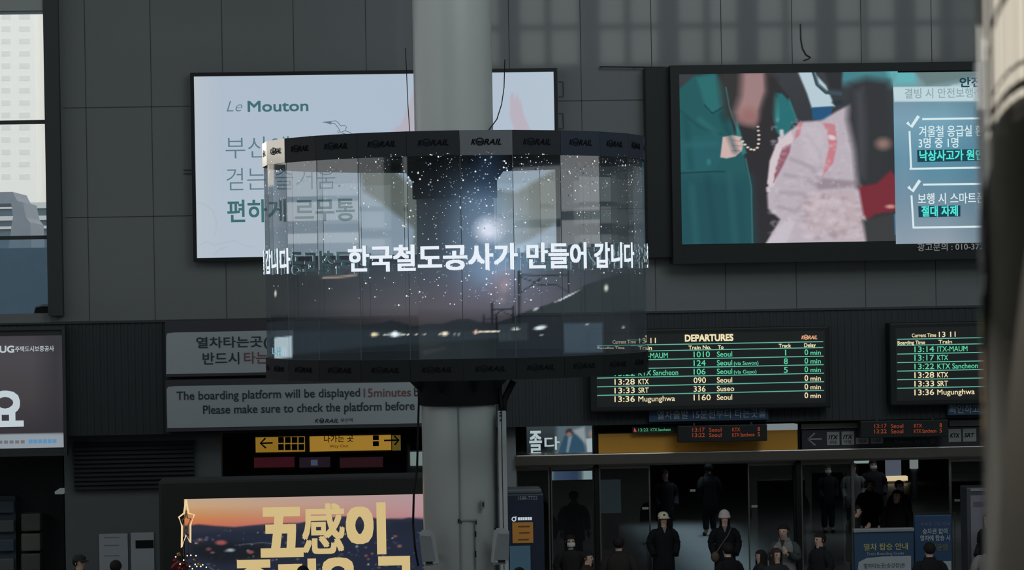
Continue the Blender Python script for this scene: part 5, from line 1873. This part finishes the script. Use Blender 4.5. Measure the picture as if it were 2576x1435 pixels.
person('person with dark hair bent in front of the one in the knitted hat', 1832, 1366, 1.66, 200, (22, 22, 24), (26, 26, 30), 'short', None, None, 'down', tilt=0.4)
person('person in a white face mask and dark coat by the left-hand glass door', 1434, 1345, 1.64, 8, (40, 38, 38), (34, 36, 40), 'long', None, None, 'pocket', mask=True, wide=1.1)
person('person in a dark brown jacket beside the masked person in the long dark hair', 1478, 1386, 1.60, 60, (48, 40, 36), (36, 36, 40), 'short', None, None, 'pocket', wide=1.1)
person('person seen from behind in a big brown coat, left of the cream cap', 1556, 1350, 1.72, 170, (44, 40, 38), (40, 40, 44), 'short', None, None, 'down', wide=1.2, coat_len=0.38)
person('person with pale face in profile at the right of the knitted hat', 1913, 1383, 1.50, -70, (40, 40, 42), (34, 34, 38), 'long', None, None, 'pocket')
person('person with dark hair and a dark jacket beyond the padded vest, facing left', 2062, 1340, 1.68, -60, (30, 31, 33), (30, 32, 36), 'short', None, None, 'pocket', wide=1.1)
person('person in a bulky dark green coat, tall head above the blue guide stand', 2256, 1232, 1.76, -35, (44, 46, 42), (36, 38, 40), 'short', M_hairb, None, 'down', wide=1.25)
person('person in a dark jacket leaning left of the blue guide stand', 2146, 1270, 1.70, 75, (38, 39, 40), (34, 34, 38), 'short', None, None, 'phone', tilt=0.6, wide=1.2)
person('person with glossy black hair walking behind the bulky green coat', 2262, 1208, 1.68, 15, (30, 31, 34), (32, 32, 36), 'short', None, None, 'pocket', mask=True)
person('masked person in a dark parka, highest head in the far crowd', 2196, 1156, 1.74, 6, (34, 36, 40), (34, 36, 42), 'short', None, None, 'pocket', mask=True, wide=1.25)
person('person in a pale grey jacket among the far crowd behind the doors', 2146, 1166, 1.68, -10, (104, 108, 108), (52, 54, 60), 'long', None, None, 'pocket', wide=1.1)
person('masked person in black at the left end of the far crowd', 2081, 1168, 1.66, 12, (32, 34, 38), (36, 38, 42), 'short', None, None, 'pocket', mask=True)
person('person in a dark hood with a ring of grey fur in the far crowd', 2187, 1206, 1.62, 0, (30, 30, 32), (34, 34, 38), 'short', None, None, 'pocket', hood=True, wide=1.15)
person('person in black with a cap of dark hair before the two blue stands', 2338, 1364, 1.70, 185, (24, 25, 27), (30, 30, 34), 'short', None, None, 'down', wide=1.15)
person('person in a light grey puffer jacket at the bottom right, by the steel column', 2492, 1352, 1.66, 165, (126, 124, 120), (40, 40, 44), 'long', M_hairb, None, 'pocket', wide=1.3)
person('person with dark hair and dark coat in front of the white ticket machine', 2486, 1290, 1.70, -60, (34, 36, 38), (34, 36, 40), 'long', None, None, 'pocket', wide=1.1)
person('person in a dark peaked cap at the lower left, near the white notices', 199, 1394, 1.70, 60, (30, 32, 34), (34, 36, 40), 'short', None, ('cap', (30, 32, 36)), 'pocket')
person('dark-haired person in front of the white notices at the lower left', 291, 1409, 1.66, 170, (32, 34, 36), (34, 36, 40), 'short', None, None, 'pocket')
person('person with short black hair whose head covers the foot of the golden characters', 762, 1423, 1.68, 180, (26, 27, 29), (32, 32, 36), 'short', None, None, 'down')
person('person with dark hair at the bottom edge beside the blue kiosk', 1306, 1427, 1.66, 175, (28, 28, 30), (32, 32, 36), 'short', None, None, 'down')

person('dark figure far behind the cream-capped person, only black coat and pale face showing', 1672, 1182, 1.72, 20, (22, 23, 26), (24, 26, 30), 'short', None, None, 'pocket', wide=1.2, coat_len=0.3)
person('dark figure far behind, left of the knitted hat', 1782, 1166, 1.74, -160, (22, 23, 26), (24, 26, 30), 'short', None, None, 'pocket', wide=1.1, coat_len=0.3)

# blue stands and white machine among the people
Y = 46.2
t = thing('guide_stand', 'blue train-boarding guide stand with yellow Korean heading', 'sign', tuple(at(2225, 1560, Y)))
a, b, c, d = rect(2151, 1336, 2300, 1600, Y)
obj('panel', MB().bbox(a, b, Y, Y + 0.12, 0.02, d, 0.01), pbr('stand_blue', (34, 64, 92), 0.5, var=0.04), t)
obj('top_rail', MB().bbox(a - 0.01, b + 0.01, Y - 0.03, Y + 0.14, d - 0.02, d + 0.04, 0.01), pbr('rail_grey', (128, 134, 136), 0.4), t)
obj('base', MB().box(a - 0.05, b + 0.05, Y - 0.2, Y + 0.35, 0, 0.019), M_dark2, t)
letter(t, pbr('stand_yellow', (176, 172, 110), 0.5), '열차 탑승 안내', 2173, 1386, 2284, 17, Y - 0.01, 0.012)
letter(t, pbr('stand_pale', (150, 160, 166), 0.5), 'Train Boarding Guide', 2180, 1398, 2274, 7, Y - 0.01)
obj('white_field', MB().poly([(2158, 1435), (2160, 1415), (2180, 1405), (2220, 1401), (2292, 1399), (2292, 1560), (2158, 1560)], Y - 0.006), pbr('stand_white', (150, 158, 164), 0.5), t)
letter(t, M_ink, '열차타는곳(승강장)은', 2173, 1433, 2277, 14, Y - 0.012)
Y = 46.6
t = thing('notice_stand', 'tall narrow blue warning stand with white Korean text, behind the guide stand', 'sign', tuple(at(2350, 1560, Y)))
a, b, c, d = rect(2303, 1297, 2396, 1600, Y)
obj('panel', MB().bbox(a, b, Y, Y + 0.1, 0.02, d, 0.01), pbr('stand_deep_blue', (28, 62, 96), 0.5, var=0.04), t)
obj('base', MB().box(a - 0.05, b + 0.05, Y - 0.15, Y + 0.3, 0, 0.019), M_dark2, t)
fr = MB().tube([at(2299, 1560, Y + 0.05), at(2299, 1293, Y + 0.05), at(2402, 1291, Y + 0.05), at(2402, 1560, Y + 0.05)], 0.012, 6)
obj('wire_frame', fr, M_dark2, t)
M_swh = pbr('stand_text_white', (176, 182, 186), 0.5)
letter(t, pbr('stand_text_dim', (120, 110, 126), 0.5), '승차권 구입 안내', 2316, 1324, 2388, 8, Y - 0.01)
letter(t, M_swh, '승차권 없이', 2321, 1345, 2383, 14, Y - 0.01, 0.012)
letter(t, M_swh, '열차에 탑승 시', 2315, 1362, 2390, 14, Y - 0.01, 0.012)
letter(t, pbr('stand_text_gold', (120, 116, 76), 0.5), '부가운임', 2328, 1387, 2383, 16, Y - 0.01, 0.014)
obj('white_field', MB().poly([(2310, 1414), (2393, 1412), (2393, 1560), (2310, 1560)], Y - 0.006), pbr('stand_white', (150, 158, 164), 0.5), t)
Y = 51.0
t = thing('ticket_machine', 'pale ticket machine behind the door at the right, next to the steel column', 'machine', tuple(at(2470, 1540, Y)))
a, b, c, d = rect(2434, 1226, 2560, 1540, Y)
obj('body', MB().bbox(a, b, Y, Y + 0.6, 0, d, 0.03), pbr('machine_dark', (64, 66, 74), 0.5), t)
e = rect(2443, 1246, 2550, 1500, Y)
obj('front_panel', MB().box(e[0], e[1], Y - 0.02, Y, e[2], e[3]), pbr('machine_pale', (122, 120, 132), 0.5), t)
e = rect(2441, 1229, 2490, 1236, Y)
obj('header_strip', MB().box(e[0], e[1], Y - 0.02, Y, e[2], e[3]), pbr('machine_strip', (130, 134, 140), 0.4), t)
e = rect(2448, 1262, 2540, 1274, Y)
obj('slot', MB().box(e[0], e[1], Y - 0.03, Y - 0.02, e[2], e[3]), pbr('machine_slot', (92, 90, 102), 0.5), t)

# far end of the passage: lit shop front and a pale column seen over the crowd
Y = 80.0
t = thing('lit_counter', 'warm lit counter strip under a pale panel, far behind the crowd', 'counter', tuple(at(2255, 1540, Y)))
e = rect(2230, 1153, 2267, 1198, Y)
obj('pale_panel', MB().box(e[0], e[1], Y, Y + 0.2, e[2], e[3]), glow('panel_dim_blue', (72, 78, 90)), t)
e = rect(2228, 1199, 2282, 1210, Y)
obj('light_strip', MB().box(e[0], e[1], Y - 0.1, Y + 0.2, e[2], e[3]), glow('strip_warm', (208, 188, 150)), t)
e = rect(2228, 1212, 2282, 1560, Y)
obj('counter_body', MB().box(e[0], e[1], Y, Y + 0.5, 0, e[3]), pbr('counter_grey', (96, 98, 104), 0.6), t)
e = rect(2292, 1152, 2308, 1290, 74)
t = thing('round_post', 'pale round post with a bright top behind the crowd', 'post', ((e[0] + e[1]) / 2, 74, 0))
obj('shaft', MB().lathe([(0.0, 0), (0.09, 0), (0.09, e[3] - 0.3), (0, e[3] - 0.3)], ((e[0] + e[1]) / 2, 74), 16), pbr('post_grey', (110, 114, 118), 0.5), t, True)
obj('lamp_head', MB().lathe([(0.0, e[3] - 0.299), (0.12, e[3] - 0.299), (0.12, e[3]), (0, e[3])], ((e[0] + e[1]) / 2, 74), 16), glow('post_lamp', (110, 116, 118)), t)
e = rect(2146, 1154, 2180, 1164, 70)
t = thing('ceiling_light', 'small pale ceiling light behind the doors above the far crowd', 'lamp', ((e[0] + e[1]) / 2, 70, e[2]))
obj('diffuser', MB().box(e[0], e[1], 69.6, 70.4, e[2], e[3]), glow('ceiling_light_glow', (120, 140, 138)), t)
obj('rod', MB().box((e[0] + e[1]) / 2 - 0.02, (e[0] + e[1]) / 2 + 0.02, 69.98, 70.02, e[3], 4.0), M_dark2, t)

# ------------------------------------------------------------------ near steel column at the right edge
D = 3.1
pe = at(2487, 560, D)
R_ = 0.22
cx = pe.x + R_ * 1.0
t = thing('steel_column', 'out-of-focus polished steel column close by at the right edge', 'column', (cx, D + 0.03, 4.5))
mb = MB().lathe([(0.0, 4.5), (R_, 4.5), (R_, 8.2), (0.0, 8.2)], (cx, D + 0.03), 96)
obj('shaft', mb, pbr('polished_steel', (196, 184, 166), 0.025, metal=1.0, var=0.03, scale=2), t, smooth=True)
